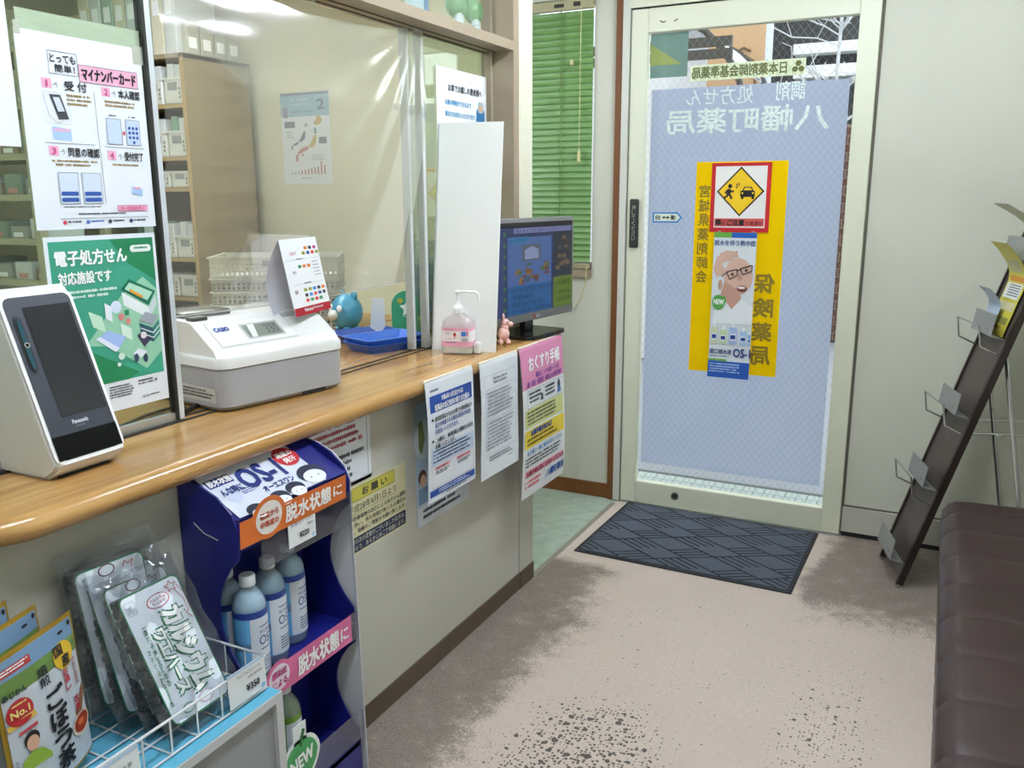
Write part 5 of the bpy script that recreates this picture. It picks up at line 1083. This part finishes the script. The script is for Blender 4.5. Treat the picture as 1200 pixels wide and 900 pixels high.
MB().prism(apple(1.18), (0, 0, 0), (0, 1, 0), (0, 0, 1), (-.002, 0, 0)).build('badge_edge', I('dfe4df'), ap); MB().prism(apple(1.0), (.0008, 0, 0), (0, 1, 0), (0, 0, 1), (-.0006, 0, 0)).build('badge_face', M('badge_green', '3f9a55', rough=.4), ap)
MB().box(-.002, .0, -.020, .020, .04, .085).build('badge_edge', I('dfe4df'), ap); MB().tube([(.0015, 0, .035), (.0015, .004, .055), (.0015, .010, .07)], .003, 6).build('stem', M('badge_stem', '2f6a3a', rough=.5), ap)
s = Sheet('badge_print', '', '', (.0012, -.045, -.03), (0, 1, 0), (0, 0, 1), .09, .06, None, parent=ap); s.text('NEW', .10, .22, .90, .72, WHITE, bold=.04, rot=.12); s.done()

# ---------------------------------------------------------------- bottles
PET = clear('bottle_pet', 'e9f1f6', refl=.05, rough=.06, haze=.30, hazecol='e4eef6'); CAPM = M('cap_white', 'd9dcde', rough=.4); LIQ = clear('drink_liquid', 'cfe0ec', refl=.03, rough=.05, haze=.12)
def bottle(loc, rz, label, body, band, bn_, grp):
    t = thing('drink_bottle', label, 'bottle', loc, rz, grp); r = .0335
    b = MB(); b.lathe([(r*.86, 0), (r, .006), (r, .165), (r*.97, .172), (r*.80, .186), (r*.52, .199), (.0125, .206), (.0125, .209)], n=22); b.build('bottle_body', PET, t, True)
    b = MB(); b.lathe([(r*.84, .002), (r*.95, .008), (r*.95, .163), (r*.74, .184), (r*.5, .194)], n=18); b.build('liquid', M('liq_'+bn_, 'c4dcea' if bn_ == 'ocean' else 'b9c6a0', rough=.25), t, True)
    b = MB(); b.lathe([(r*1.012, .022), (r*1.012, .075), (r*.985, .083), (r*.985, .090), (r*1.012, .098), (r*1.012, .152)], n=22); b.build('label_wrap', M('wrap_'+bn_, body, rough=.3, var=.06), t, True)
    b = MB(); b.lathe([(r*1.016, .146), (r*1.016, .160)], n=22); b.build('label_band', M('band_'+bn_, band, rough=.3), t, True)
    # curved white label field facing -y
    def cur(a, c, z0=.024, z1=.146, k=1.03): th = math.radians(-90+(a-.36)*125); return (r*k*math.cos(th), r*k*math.sin(th), z0+(z1-z0)*c)
    b = MB(); b.grid(10, 1, lambda a, c: cur(a, c)); b.build('label_field', M('label_field', 'd5dbe4', rough=.35), t, True)
    b = MB()
    for tx, a0, a1, z0, z1 in (('OS-1', .22, .78, .088, .108), ('経口補水液', .24, .76, .113, .120)):
        vs, fs = glyphs(tx); b.add([cur(a0+(a1-a0)*x, 0, z0+(z1-z0)*y, 0, 1.045) for x, y in vs], fs)
    b.build('lettering', NAVY, t)
    b = MB()
    for z in (.034, .040, .046, .052, .058, .078, .126): b.grid(6, 1, lambda a, c: cur(.25+.5*a, c, z, z+.0028, 1.04))
    b.build('fine_print', I('6a7a98'), t, kind='stuff')
    b = MB(); b.lathe([(.0155, .207), (.016, .209), (.016, .226), (.0145, .2285)], n=20); b.build('cap', CAPM, t, True)
B1, B2 = 'ocean', 'apple'
for (x, y, lb) in ((-1.172, 1.165, 'blue-labelled drink bottle at the left front of the upper shelf of the stand'), (-1.238, 1.172, 'blue-labelled drink bottle half hidden at the left back of the upper shelf'), (-1.195, 1.246, 'blue-labelled drink bottle second from the left on the upper shelf'), (-1.215, 1.330, 'blue-labelled drink bottle rightmost on the upper shelf of the stand')):
    bottle((x, y, .4485), math.radians(88), lb, '6aaede', '26408e', B1, 'bottles on the upper stand shelf')
for (x, y, lb) in ((-1.172, 1.172, 'green-labelled drink bottle at the left front of the lower shelf of the stand'), (-1.238, 1.190, 'green-labelled drink bottle half hidden at the left back of the lower shelf'), (-1.20, 1.275, 'green-labelled drink bottle rightmost on the lower shelf')):
    bottle((x, y, .1455), math.radians(88), lb, '7fa04a', '6f9a34', B2, 'bottles on the lower stand shelf')

# ================================================================== LOW SHELF UNIT WITH WIRE BASKET
su = thing('low_shelf_unit', 'low white shelf unit with pale blue top left of the display stand', 'shelf unit')
UW = M('unit_white', 'c3c4c4', rough=.5, var=.03); UB = M('unit_blue_top', '5fb0cf', rough=.45, var=.05); UX0, UX1, UY0, UY1, UZ = -1.280, -1.035, .20, 1.096, .50
MB().box(UX0, UX1, UY0, UY1, UZ-.018, UZ-.001).build('top_board', UW, su); MB().box(UX0, UX1-.003, UY0, UY1-.002, UZ-.001, UZ).build('blue_liner', UB, su)
for y in (UY0, UY1-.018): MB().box(UX0, UX1, y, y+.018, 0, UZ-.018).build('side_board', UW, su)
MB().box(UX0, UX0+.008, UY0+.018, UY1-.018, 0, UZ-.018).build('back_board', M('unit_back', '9fa2a2', rough=.6), su)
for z in (.06, .27): MB().box(UX0+.008, UX1-.01, UY0+.018, UY1-.018, z-.016, z).build('shelf_board', UW, su)
MB().box(UX1-.014, UX1-.010, UY0+.018, UY1-.018, 0, UZ-.018).build('interior_shade', M('unit_shade_grey', '8f9294', rough=.45), su)  # grey sheet painting the shaded interior behind the unit's open front
wk = thing('wire_basket', 'white wire basket holding wafer packs and tea pouches on the low unit', 'basket', (0, 0, UZ))
WIR = M('white_wire', 'd9dadb', rough=.35); KX0, KX1, KY0, KY1, KH = -1.262, -1.064, .42, 1.088, .068
loopz = lambda z: [(KX0, KY0, z), (KX1, KY0, z), (KX1, KY1, z), (KX0, KY1, z)]
for z in (KH, .004): MB().tube([p for q_, r__ in zip(loopz(z), loopz(z)[1:]+loopz(z)[:1]) for p in (q_, tuple((Vector(q_)*.5+Vector(r__)*.5)))], .0026 if z > .01 else .002, 6, closed=True).build('rim_wire', WIR, wk)
yy = [KY0+i*(KY1-KY0)/12 for i in range(13)]
for y in yy[1:-1]: MB().tube([(KX1, y, KH), (KX1, y, .003), (KX0, y, .003), (KX0, y, KH)], .0018, 6).build('cross_wire', WIR, wk)
for x in (-1.215, -1.165, -1.115): MB().tube([(x, KY0, KH), (x, KY0, .005), (x, KY1, .005), (x, KY1, KH)], .0018, 6).build('long_wire', WIR, wk)
s = Sheet('price_tag', 'white price tag marked 350 yen clipped to the wire basket', 'price tag', (KX1+.006, .990, UZ+.012), (0, 1, 0), (-.05, 0, 1), .092, .064, PAPER); s.text('¥350', .45, .56, .80, .76, BLACK, bold=.03); s.text('カルシウムウエハース', .22, .14, .85, .25, DK); s.text('20枚(個包装)', .50, .32, .90, .42, DK); s.poly([(0, 0), (1, 0), (1, .08), (0, .08)], I('b9cfe4'), 1); s.oval(.9, .88, .06, .08, I('9fc4dc'), 1); s.done()
s = Sheet('price_tag', 'white price tag for burdock tea clipped to the wire basket below the pouches', 'price tag', (KX1+.006, .700, UZ+.000), (0, 1, 0), (-.05, 0, 1), .100, .066, PAPER); s.text('国産 ごぼう茶', .25, .30, .85, .42, DK); s.greek(.30, .5, .9, .58, 1, DK); s.poly([(0, 0), (1, 0), (1, .08), (0, .08)], I('b9cfe4'), 1); s.done()

# ---------------------------------------------------------------- wafer packs
WAFB = M('wafer_foil', '484b4e', rough=.3, var=.35, scale=30, metal=.2); PKF = clear('pack_film', 'eef0f2', refl=.05, rough=.09, haze=.03); LABG = I('2d7a55'); LABW = M('pack_label', 'e4eaf2', rough=.3, var=.02)
def wafer(loc, up, label, full=True, rzt=0, w=.128, L=.245, th=.045):
    upv = Vector(up).normalized(); rt = Vector((math.sin(rzt), math.cos(rzt), 0)); rt = (rt-upv*rt.dot(upv)).normalized(); n_ = rt.cross(upv)
    m = Matrix((rt, upv, n_)).transposed().to_4x4(); m.translation = Vector(loc)
    t = thing('wafer_pack', label, 'snack pack', matrix=m, group='wafer packs in the wire basket'); rows = 15
    wm = MB().rbox(0, w, -.0078, .0078, -th, -.002, .003, 1).mesh('wafer', WAFB)
    for i in range(rows):
        share('wafer', wm, t, (.0012*((i*7) % 3-1), .012+i*(L-.024)/(rows-1), -.001), (.12, 0, 0))
    rnd = random.Random(int(loc[1]*1e4))
    def fl(a, c):
        z = .006*math.sin(math.pi*min(1, max(0, a)))**.5*1; e_ = math.sin(math.pi*c)**.35
        return (-.022+(w+.044)*a, -.02+(L+.055)*c, .006*e_+.0035*math.sin(a*19+c*7)+.0035*math.sin(c*23-a*9))
    b = MB(); b.grid(14, 20, fl); b.grid(14, 20, lambda a, c: tuple(Vector(fl(a, c))+Vector((0, 0, -(th+.008)*math.sin(math.pi*a)**.3*math.sin(math.pi*c)**.3)))); b.build('clear_wrapper', PKF, t, True)
    s = Sheet('label_card', '', '', (.002, .004, .0012), (1, 0, 0), (0, 1, 0), w-.002, L-.008, None, parent=t)
    s.rrect(0, 0, 1, 1, LABG, r=.05, lift=1, name='label_border'); s.rrect(.02, .011, .98, .989, LABW, r=.045, lift=2, name='label_face')
    if full:
        # the print runs down the pack: rotate by 90 degrees
        def rt_(tx, u0, u1, v0, v1, mat_, bold=.03, lift=4):
            vs, fs = glyphs(tx); b = s._mb('lettering', mat_)
            hh = (u1-u0)*s.w; d = bold*hh
            for k_, (dx, dy) in enumerate(((-d, -d), (d, -d), (-d, d), (d, d), (0, 0)) if bold else ((0, 0),)):
                b.add([((u1-(u1-u0)*(1-y))*s.w+dx, (1-(v0+(v1-v0)*x))*s.h+dy, lift*s.step+k_*.00002) for x, y in vs], fs)
        rt_('カルシウム', .50, .86, .22, .86, LABG, .09); rt_('カルシウム', .515, .845, .225, .855, WHITE, .055, 6)
        rt_('ウエハース', .26, .48, .32, .82, LABG, .11); rt_('ウエハース', .27, .47, .325, .815, WHITE, .045, 6)
        rt_('1枚に牛乳200cc分の', .155, .215, .26, .72, LABG, .02); rt_('カルシウム(200mg)', .075, .13, .42, .86, LABG, .02)
        s.oval(.56, .13, .19, .055, I('b03a44'), 3); s.oval(.56, .13, .175, .048, LABW, 4); s.text('カルシウム', .43, .105, .69, .127, I('b03a44'), bold=.03, lift=5); s.text('たっぷり', .45, .135, .66, .155, I('b03a44'), bold=.03, lift=5)
        st = [(.83+.10*(1 if i % 2 == 0 else .45)*math.cos(math.radians(90+36*i)), .075-.045*(1 if i % 2 == 0 else .45)*math.sin(math.radians(90+36*i))) for i in range(10)]; s.line(st+st[:1], .0012, I('b03a44'), 4); s.line([(.86, .11), (.94, .20), (.93, .30), (.88, .30), (.95, .36)], .0012, I('b03a44'), 4); s.line([(.92, .08), (.98, .16), (.975, .30)], .0012, I('b03a44'), 4)
        s.text('20枚入', .07, .07, .20, .14, I('8a93a0')); s.frame(.06, .05, .21, .15, .0006, I('8a93a0'), 3)
        s.oval(.30, .925, .10, .035, I('3a9a70'), 3); s.oval(.30, .925, .085, .028, LABW, 4); s.greek(.24, .915, .36, .935, 1, LABG, lift=5); s.oval(.62, .92, .13, .042, I('c98a96'), 3); s.oval(.62, .92, .12, .037, LABW, 4); s.greek(.54, .91, .70, .93, 2, I('b05060'), lift=5)
    else:
        s.oval(.45, .05, .12, .045, I('6a2a3a'), 3); s.oval(.45, .05, .10, .036, LABW, 4); s.line([(.68, .07), (.72, .03), (.76, .06), (.84, .04), (.80, .09)], .0015, I('b03a44'), 4)
    s.done()
wafer((-1.087, .893, UZ+.022), (-.118, 0, .213), 'frontmost clear pack of calcium wafers with white green-bordered label')
wafer((-1.134, .888, UZ+.026), (-.100, 0, .222), 'clear wafer pack second from the front in the wire basket', False, .05, th=.030)
wafer((-1.171, .868, UZ+.036), (-.075, 0, .23), 'clear wafer pack third from the front in the wire basket', False, .10, th=.028)
wafer((-1.206, .852, UZ+.050), (-.045, 0, .235), 'rearmost clear wafer pack against the counter front', False, .14, th=.028)

# ---------------------------------------------------------------- burdock tea pouches
def pouch(loc, rt, label, full=True, w=.168, h=.236):
    rt = Vector(rt).normalized(); upv = Vector((.0, 0, 1)); upv = (upv-rt*upv.dot(rt)+Vector((-.05, 0, 0))).normalized(); upv = (upv-rt*upv.dot(rt)).normalized(); n_ = rt.cross(upv)
    m = Matrix((rt, upv, n_)).transposed().to_4x4(); m.translation = Vector(loc); t = thing('tea_pouch', label, 'tea pouch', matrix=m, group='tea pouches in the wire basket')
    bulge = lambda x, y: .018*math.sin(math.pi*max(0, min(1, x/w)))**.7*max(0, 1-(y/h)**3)
    FO = M('pouch_gold', 'a8852c', rough=.3, metal=.35, var=.1)
    b = MB(); b.grid(12, 14, lambda a, c: (w*a, h*c, bulge(w*a, h*c))); b.grid(12, 14, lambda a, c: (w*(1-a), h*c, -bulge(w*(1-a), h*c)-.001)); b.add([(0, 0, 0), (w, 0, 0), (w, 0, -.001), (0, 0, -.001)], [(0, 1, 2, 3)]); b.build('foil_pouch', FO, t, True)
    s = Sheet('pouch_print', '', '', (0, 0, 0), (1, 0, 0), (0, 1, 0), w, h, None, parent=t, bend=None); s.bend = lambda x, y, z: (x, y, z+bulge(x, y)+.0003); s.nv = 16
    def R_(u0, v0, u1, v1, mat_, lift=1):
        z = s.zl(lift); s._mb('printed_panel', mat_).grid(10, max(2, int(14*(v1-v0))), lambda a, c: s.pt((u0+(u1-u0)*a)*s.w, (1-v1+(v1-v0)*c)*s.h, z))
    R_(.035, .03, .965, .98, M('pouch_ground', 'b9bfc6', rough=.35, var=.08, scale=8), 1)
    R_(.035, .03, .965, .15, M('pouch_sky', '6a8aa8', rough=.35, var=.15, scale=6), 2); R_(.035, .15, .965, .26, M('pouch_field', '5e7a3c', rough=.4, var=.35, scale=25), 2)
    R_(.035, .075, .40, .125, I('a83a34'), 3); s.greek(.06, .082, .38, .118, 2, WHITE, lift=4); s.oval(.93, .06, .022, .018, BLACK, 3); s.oval(.80, .085, .04, .010, BLACK, 3)
    if full:
        s.oval(.76, .225, .135, .09, I('cba52c'), 4, n=28); s.text('国', .65, .145, .76, .215, BLACK, bold=.03, lift=5); s.text('産', .72, .225, .83, .30, BLACK, bold=.03, lift=5)
        s.text('あじかん', .04, .225, .28, .265, I('1a2430'), bold=.03, lift=5); s.vtext('焙煎', .41, .19, .53, .33, I('262a30'), bold=.02, lift=5); s.vtext('ごぼう茶', .43, .36, .65, .93, BLACK, bold=.04, lift=5); s.vtext('お通し', .69, .31, .77, .46, I('b02a3a'), bold=.03, lift=5); s.vtext('改善', .77, .53, .84, .64, I('b02a3a'), bold=.03, lift=5)
        s.vtext('食後の血糖値', .84, .28, .90, .48, I('8a2a34'), lift=5)
        s.oval(.17, .375, .13, .085, I('a3262c'), 4); s.text('No.1', .08, .35, .26, .395, I('e0c878'), bold=.04, lift=5); s.poly([(.03, .425), (.30, .41), (.31, .45), (.04, .465)], I('c9a94a'), 5); s.greek(.10, .315, .25, .335, 1, I('e0c878'), lift=5); s.poly([(.12, .50), (.30, .49), (.30, .51), (.12, .52)], I('b03a44'), 4)
        s.oval(.22, .58, .075, .055, I('2a2522'), 4); s.oval(.22, .605, .06, .05, I('cba084'), 5); s.poly([(.08, .77), (.11, .69), (.20, .655), (.30, .67), (.38, .74), (.38, .77)], I('8aa83c'), 4)
        s.poly([(.20, .93), (.28, .86), (.80, .62), (.94, .50), (.95, .58), (.82, .72), (.34, .96)], I('7d5a3c'), 3); s.oval(.27, .945, .065, .03, I('c9a67c'), 4)
        s.oval(.82, .74, .15, .075, I('c9bba8'), 4); s.oval(.82, .735, .125, .06, I('8f2f12'), 5); s.oval(.80, .725, .05, .02, I('c4623a'), 6); s.text('20', .17, .945, .24, .975, I('262a30'), lift=5); s.text('包入', .26, .95, .33, .975, I('262a30'), lift=5); s.rect(.35, .955, .55, .98, I('2a68b0'), 4)
        s.vtext('みずみずしい香り', .04, .66, .07, .86, I('3a4a5a'), lift=5)
    s.done()
R0 = (-.048, .165, 0)
pouch((-1.126, .640, UZ+.030), R0, 'front burdock tea pouch with brush lettering and gold edge in the basket')
pouch((-1.172, .615, UZ+.042), R0, 'middle burdock tea pouch just behind the front one', False)
pouch((-1.205, .590, UZ+.052), R0, 'rearmost burdock tea pouch by the counter front', False)

# ================================================================== STAFF ROOM
WC = M('cabinet_wood', '8c7a5c', rough=.55, var=.16, scale=5, stretch=(1.5, 1.5, .5), detail=8); WE = M('cabinet_edge', 'a98f62', rough=.5, var=.1)
CX1, CX0, CY0, CY1 = -3.337, -4.18, 3.15, 3.60; CZ1 = 2.075
cb_ = thing('wooden_cabinet', 'tall wooden shelf cabinet with plain side panel behind the plastic sheet', 'cabinet')
MB().box(CX1-.02, CX1, CY0+.004, CY1, 0, CZ1).build('side_panel', WC, cb_); MB().box(CX1-.02, CX1+.001, CY0, CY0+.004, 0, CZ1).build('edge_band', WE, cb_)
MB().box(CX0, CX0+.02, CY0, CY1, 0, CZ1).build('side_panel', WC, cb_); MB().box(CX0, CX1, CY1-.008, CY1, 0, CZ1).build('back_panel', M('cabinet_back', '5a5348', rough=.7), cb_)
MB().box(CX0, CX1, CY0, CY1, CZ1-.02, CZ1+.001).build('top_board', WC, cb_)
SZ = [1.845, 1.597, 1.450, 1.103, .906, .737, .40]
for z in SZ: MB().box(CX0+.02, CX1-.02, CY0+.004, CY1-.008, z-.018, z).build('shelf', WC, cb_); MB().box(CX0+.02, CX1-.02, CY0, CY0+.004, z-.018, z).build('edge_band', WE, cb_)
BINW = M('bin_white', 'd0cfc4', rough=.5, var=.04); BOXG = M('box_green', '6f8f78', rough=.6, var=.1); BOXW = M('box_white', 'c9ccc8', rough=.6, var=.06); LBL = I('8a8d88'); DKB = M('box_darkgreen', '3f5a50', rough=.6)
ordn = ('top', 'second', 'third', 'fourth', 'fifth', 'sixth')
rb = random.Random(11)
def bin_(x0, x1, y0, z0, h, label, mat=BINW, holes=True, grp='bins in the staff shelves', d=.28):
    t = thing('storage_bin', label, 'bin', ((x0+x1)/2, y0, z0), 0, grp); w = x1-x0
    MB().rbox(-w/2, w/2, 0, d, 0, h, .006, 1).build('bin_body', mat, t); MB().box(-w/2-.003, w/2+.003, -.004, .004, h-.012, h).build('bin_rim', mat, t)
    MB().box(-w*.25, w*.25, -.0025, -.001, h*.52, h*.82).build('bin_label', LBL, t)
    if holes:
        b = MB(); [b.box(w*.34+.012*k, w*.34+.008+.012*k, -.002, -.0005, h*.2+.02*j, h*.2+.013+.02*j) for k in range(1) for j in range(int(h*.6/.02))]; b.build('hand_slot', M('slot_dark', '77776c', rough=.8), t)
cols_x = [(-3.49, -3.37), (-3.64, -3.50), (-3.80, -3.66), (-3.96, -3.82), (-4.12, -3.98)]
colname = ('right-hand', 'second-column', 'middle', 'fourth-column', 'left-hand')
for si, z in enumerate(SZ[:6]):
    top = (CZ1-.02 if si == 0 else SZ[si-1]-.018)-z
    for ci, (x0, x1) in enumerate(cols_x[:4]):
        h = min(top*.62, .125) if si != 3 else .11
        bin_(x0, x1, CY0+.015, z, h, f'white {colname[ci]} bin on the {ordn[si]} shelf of the wooden cabinet')
        if top-h > .08 and ci < 3:
            tag(MB().rbox(x0+.015, x0+.055, CY0+.03, CY0+.12, z+h*.3, z+h+min(.07, top-h-.02), .002, 1).build('medicine_box', (BOXW, BOXG, DKB)[(si+ci) % 3]), f'{("white", "pale green", "dark green")[(si+ci) % 3]} medicine box in the {colname[ci]} bin of the {ordn[si]} shelf', 'box', 'medicine boxes in the cabinet')
            tag(MB().rbox(x0+.065, x1-.02, CY0+.03, CY0+.12, z+h*.3, z+h+min(.06, top-h-.02), .002, 1).build('medicine_box', BOXW), f'second white box in the {colname[ci]} bin of the {ordn[si]} shelf', 'box', 'medicine boxes in the cabinet')
# binders and boxes on the cabinet top
for k in range(8):
    x = -3.42-k*.085; cc = (BOXW, M('file_cream', 'cfc8ae', rough=.7), M('file_green', '9fb0a0', rough=.7))[k % 3]
    t = thing('file_box', f'{("white", "cream", "pale green")[k % 3]} file box, {("first", "second", "third", "fourth", "fifth", "sixth", "seventh", "eighth")[k]} from the right on the wooden cabinet', 'file box', (x, CY0+.02, CZ1+.001), 0, 'file boxes on the cabinet')
    MB().rbox(-.038, .038, 0, .26, 0, .30, .003, 1).build('box_body', cc, t); MB().box(-.022, .022, -.0015, 0, .18, .25).build('spine_label', WHITE, t)
    if k in (2, 5): MB().box(-.036, .036, -.003, -.0015, .07, .11).build('orange_label', I('d97a4a'), t)
for k in range(4):
    gb = thing('grey_carton', f'pale grey carton, {("nearest", "second nearest", "third nearest", "farthest")[k]} of four along the right end of the cabinet top', 'carton', (-3.365, 3.20+k*.09, CZ1+.001), 0, 'grey cartons on the cabinet')
    MB().rbox(-.015, .02, 0, .08, 0, .16-.02*k, .003, 1).build('carton_body', M('carton_grey', 'a9a897', rough=.7, var=.1), gb); MB().box(.02, .0206, .01, .06, .03, .08).build('carton_label', WHITE, gb)
# steel shelving further left
ss = thing('steel_shelving', 'beige steel shelving full of medicine seen at the far left through the glass', 'shelving'); SY = 2.75; sx1 = px(34, 150, Y=SY).x; sx0 = sx1-1.0
STB = M('steel_beige', 'a8a283', rough=.5, var=.05)
for x in (sx1, sx0): MB().box(x-.02, x+.02, SY-.02, SY+.02, 0, 2.2).build('upright', STB, ss); MB().box(x-.02, x+.02, SY+.34, SY+.38, 0, 2.2).build('upright', STB, ss)
sz = [px(20, v, Y=SY).z for v in (228, 280, 328)]+[px(20, 180, Y=SY).z, px(20, 120, Y=SY).z, .45, 2.1]
for z in sz: MB().box(sx0, sx1, SY, SY+.36, z-.03, z).build('shelf', STB, ss)
for k, z in enumerate(sz[:5]):
    for j in range(4):
        x = sx1-.07-j*.16; h = (.075, .10, .06, .085)[(k+j) % 4]; cn = ('grey', 'dull green', 'brown', 'white')[(k*3+j) % 4]; cm = (M('med_grey', '9a9a90', rough=.6), M('med_green', '7d8d7c', rough=.6), M('med_brown', '8f7d66', rough=.6), BOXW)[(k*3+j) % 4]
        t = thing('medicine_carton', f'{cn} medicine carton, {("nearest", "second", "third", "fourth")[j]} from the post on the {("upper middle", "lower middle", "lowest visible", "second highest", "highest")[k]} steel shelf', 'carton', (x, SY+.04, z), 0, 'cartons on the steel shelving')
        MB().rbox(-.065, .065, 0, .2, 0, h, .002, 1).build('carton_body', cm, t); MB().box(-.04, .03, -.0015, 0, .008, .03).build('carton_label', (WHITE, I('c9897a'))[(j+k) % 2], t)

# map poster on the back wall
a, c = px(328, 110, Y=YB-.002), px(390, 215, Y=YB-.002)
s = Sheet('map_poster', 'white poster with a coloured map of Japan on the staff back wall', 'poster', (a.x, YB-.002, c.z), (1, 0, 0), (0, 0, 1), c.x-a.x, a.z-c.z, PAPER)
s.rect(0, 0, 1, .03, I('5f6a88'), 1); s.rect(0, .03, 1, .26, I('8fb8c8'), 1); s.text('2', .76, .08, .90, .19, I('4a5a80'), bold=.03); s.greek(.20, .06, .70, .17, 2, I('b9ced6')); s.greek(.2, .20, .7, .23, 1, I('6a8aa0')); s.rect(.04, .16, .14, .27, I('8a7a98'), 1)
s.rect(.06, .31, .28, .38, I('5a5a70'), 1); s.rect(.76, .49, .92, .56, I('5a5a70'), 1)
YL, PR, PKK, TL = I('c9a23c'), I('6a4a78'), I('c46a6a'), I('5a8a8a')
s.poly([(.70, .36), (.66, .33), (.72, .30), (.76, .24), (.85, .30), (.80, .35)], YL, 1); s.poly([(.68, .46), (.66, .40), (.70, .38), (.73, .44)], TL, 1); s.poly([(.52, .60), (.60, .54), (.66, .47), (.72, .46), (.70, .56), (.62, .60)], YL, 1); s.poly([(.30, .66), (.38, .61), (.52, .58), (.54, .62), (.42, .65), (.32, .68)], PKK, 1); s.poly([(.26, .68), (.32, .67), (.32, .74), (.27, .76)], PKK, 1); s.poly([(.37, .68), (.44, .66), (.42, .70)], PKK, 1)
s.poly([(.34, .53), (.40, .48), (.46, .42), (.49, .42), (.48, .50), (.40, .54)], PR, 1); s.poly([(.22, .56), (.34, .53), (.33, .56), (.24, .58)], PR, 1); s.poly([(.18, .58), (.22, .57), (.21, .62), (.18, .62)], PR, 1); s.poly([(.46, .36), (.50, .33), (.56, .34), (.52, .38)], I('9aa0a8'), 1)
for k in range(11): s.rect(.16+k*.068, .895-(.02+.008*k+(.05 if k == 9 else 0)), .19+k*.068, .895, I('b0584e' if k > 2 else '8a9a5a'), 1)
s.greek(.08, .42, .24, .50, 3, I('a0a6ac')); s.greek(.60, .68, .9, .75, 3, I('a0a6ac')); s.greek(.36, .93, .65, .95, 1, I('7a8088')); s.done()

# green figurines on the transom ledge
for k, (u, lb) in enumerate(((541, 'green figurine with white cone skirt nearer the camera on the transom ledge'), (561, 'green figurine with white cone skirt by the jamb on the transom ledge'))):
    p = px(u-6, 12, X=-1.476); t = thing('green_figurine', lb, 'figurine', (-1.478, p.y, 1.916), math.radians(80), 'green figurines on the ledge'); GF = M('figurine_green', '4f8f52', rough=.35, var=.08)
    b = MB(); b.sph((0, 0, .085), (.045, .026, .042)); b.build('body', GF, t, True); b = MB(); b.lathe([(.026, 0), (.018, .05), (.010, .06)], (.0, -.012, 0), 12, 1, .6); b.build('cone_skirt', M('figurine_white', 'c9d2d4', rough=.5), t, True)
    b = MB(); b.sph((0, 0, .15), (.038, .026, .032)); b.build('head', GF, t, True)
    for sx in (-1, 1): b = MB(); b.sph((sx*.04, -.004, .012), (.014, .012, .0122), 8, 6); b.build('foot', GF, t, True)
b = MB(); q = px(500, 4, X=-1.476); t = thing('blue_card', 'blue and white card standing left of the figurines on the transom ledge', 'card', (-1.478, q.y-.05, 1.916), math.radians(80)); MB().box(-.05, .05, 0, .002, 0, .12).build('card_sheet', M('card_pale', 'b9cdd6', rough=.5), t); MB().box(.03, .05, -.001, 0, 0, .12).build('blue_stripe', I('3f78a8'), t)
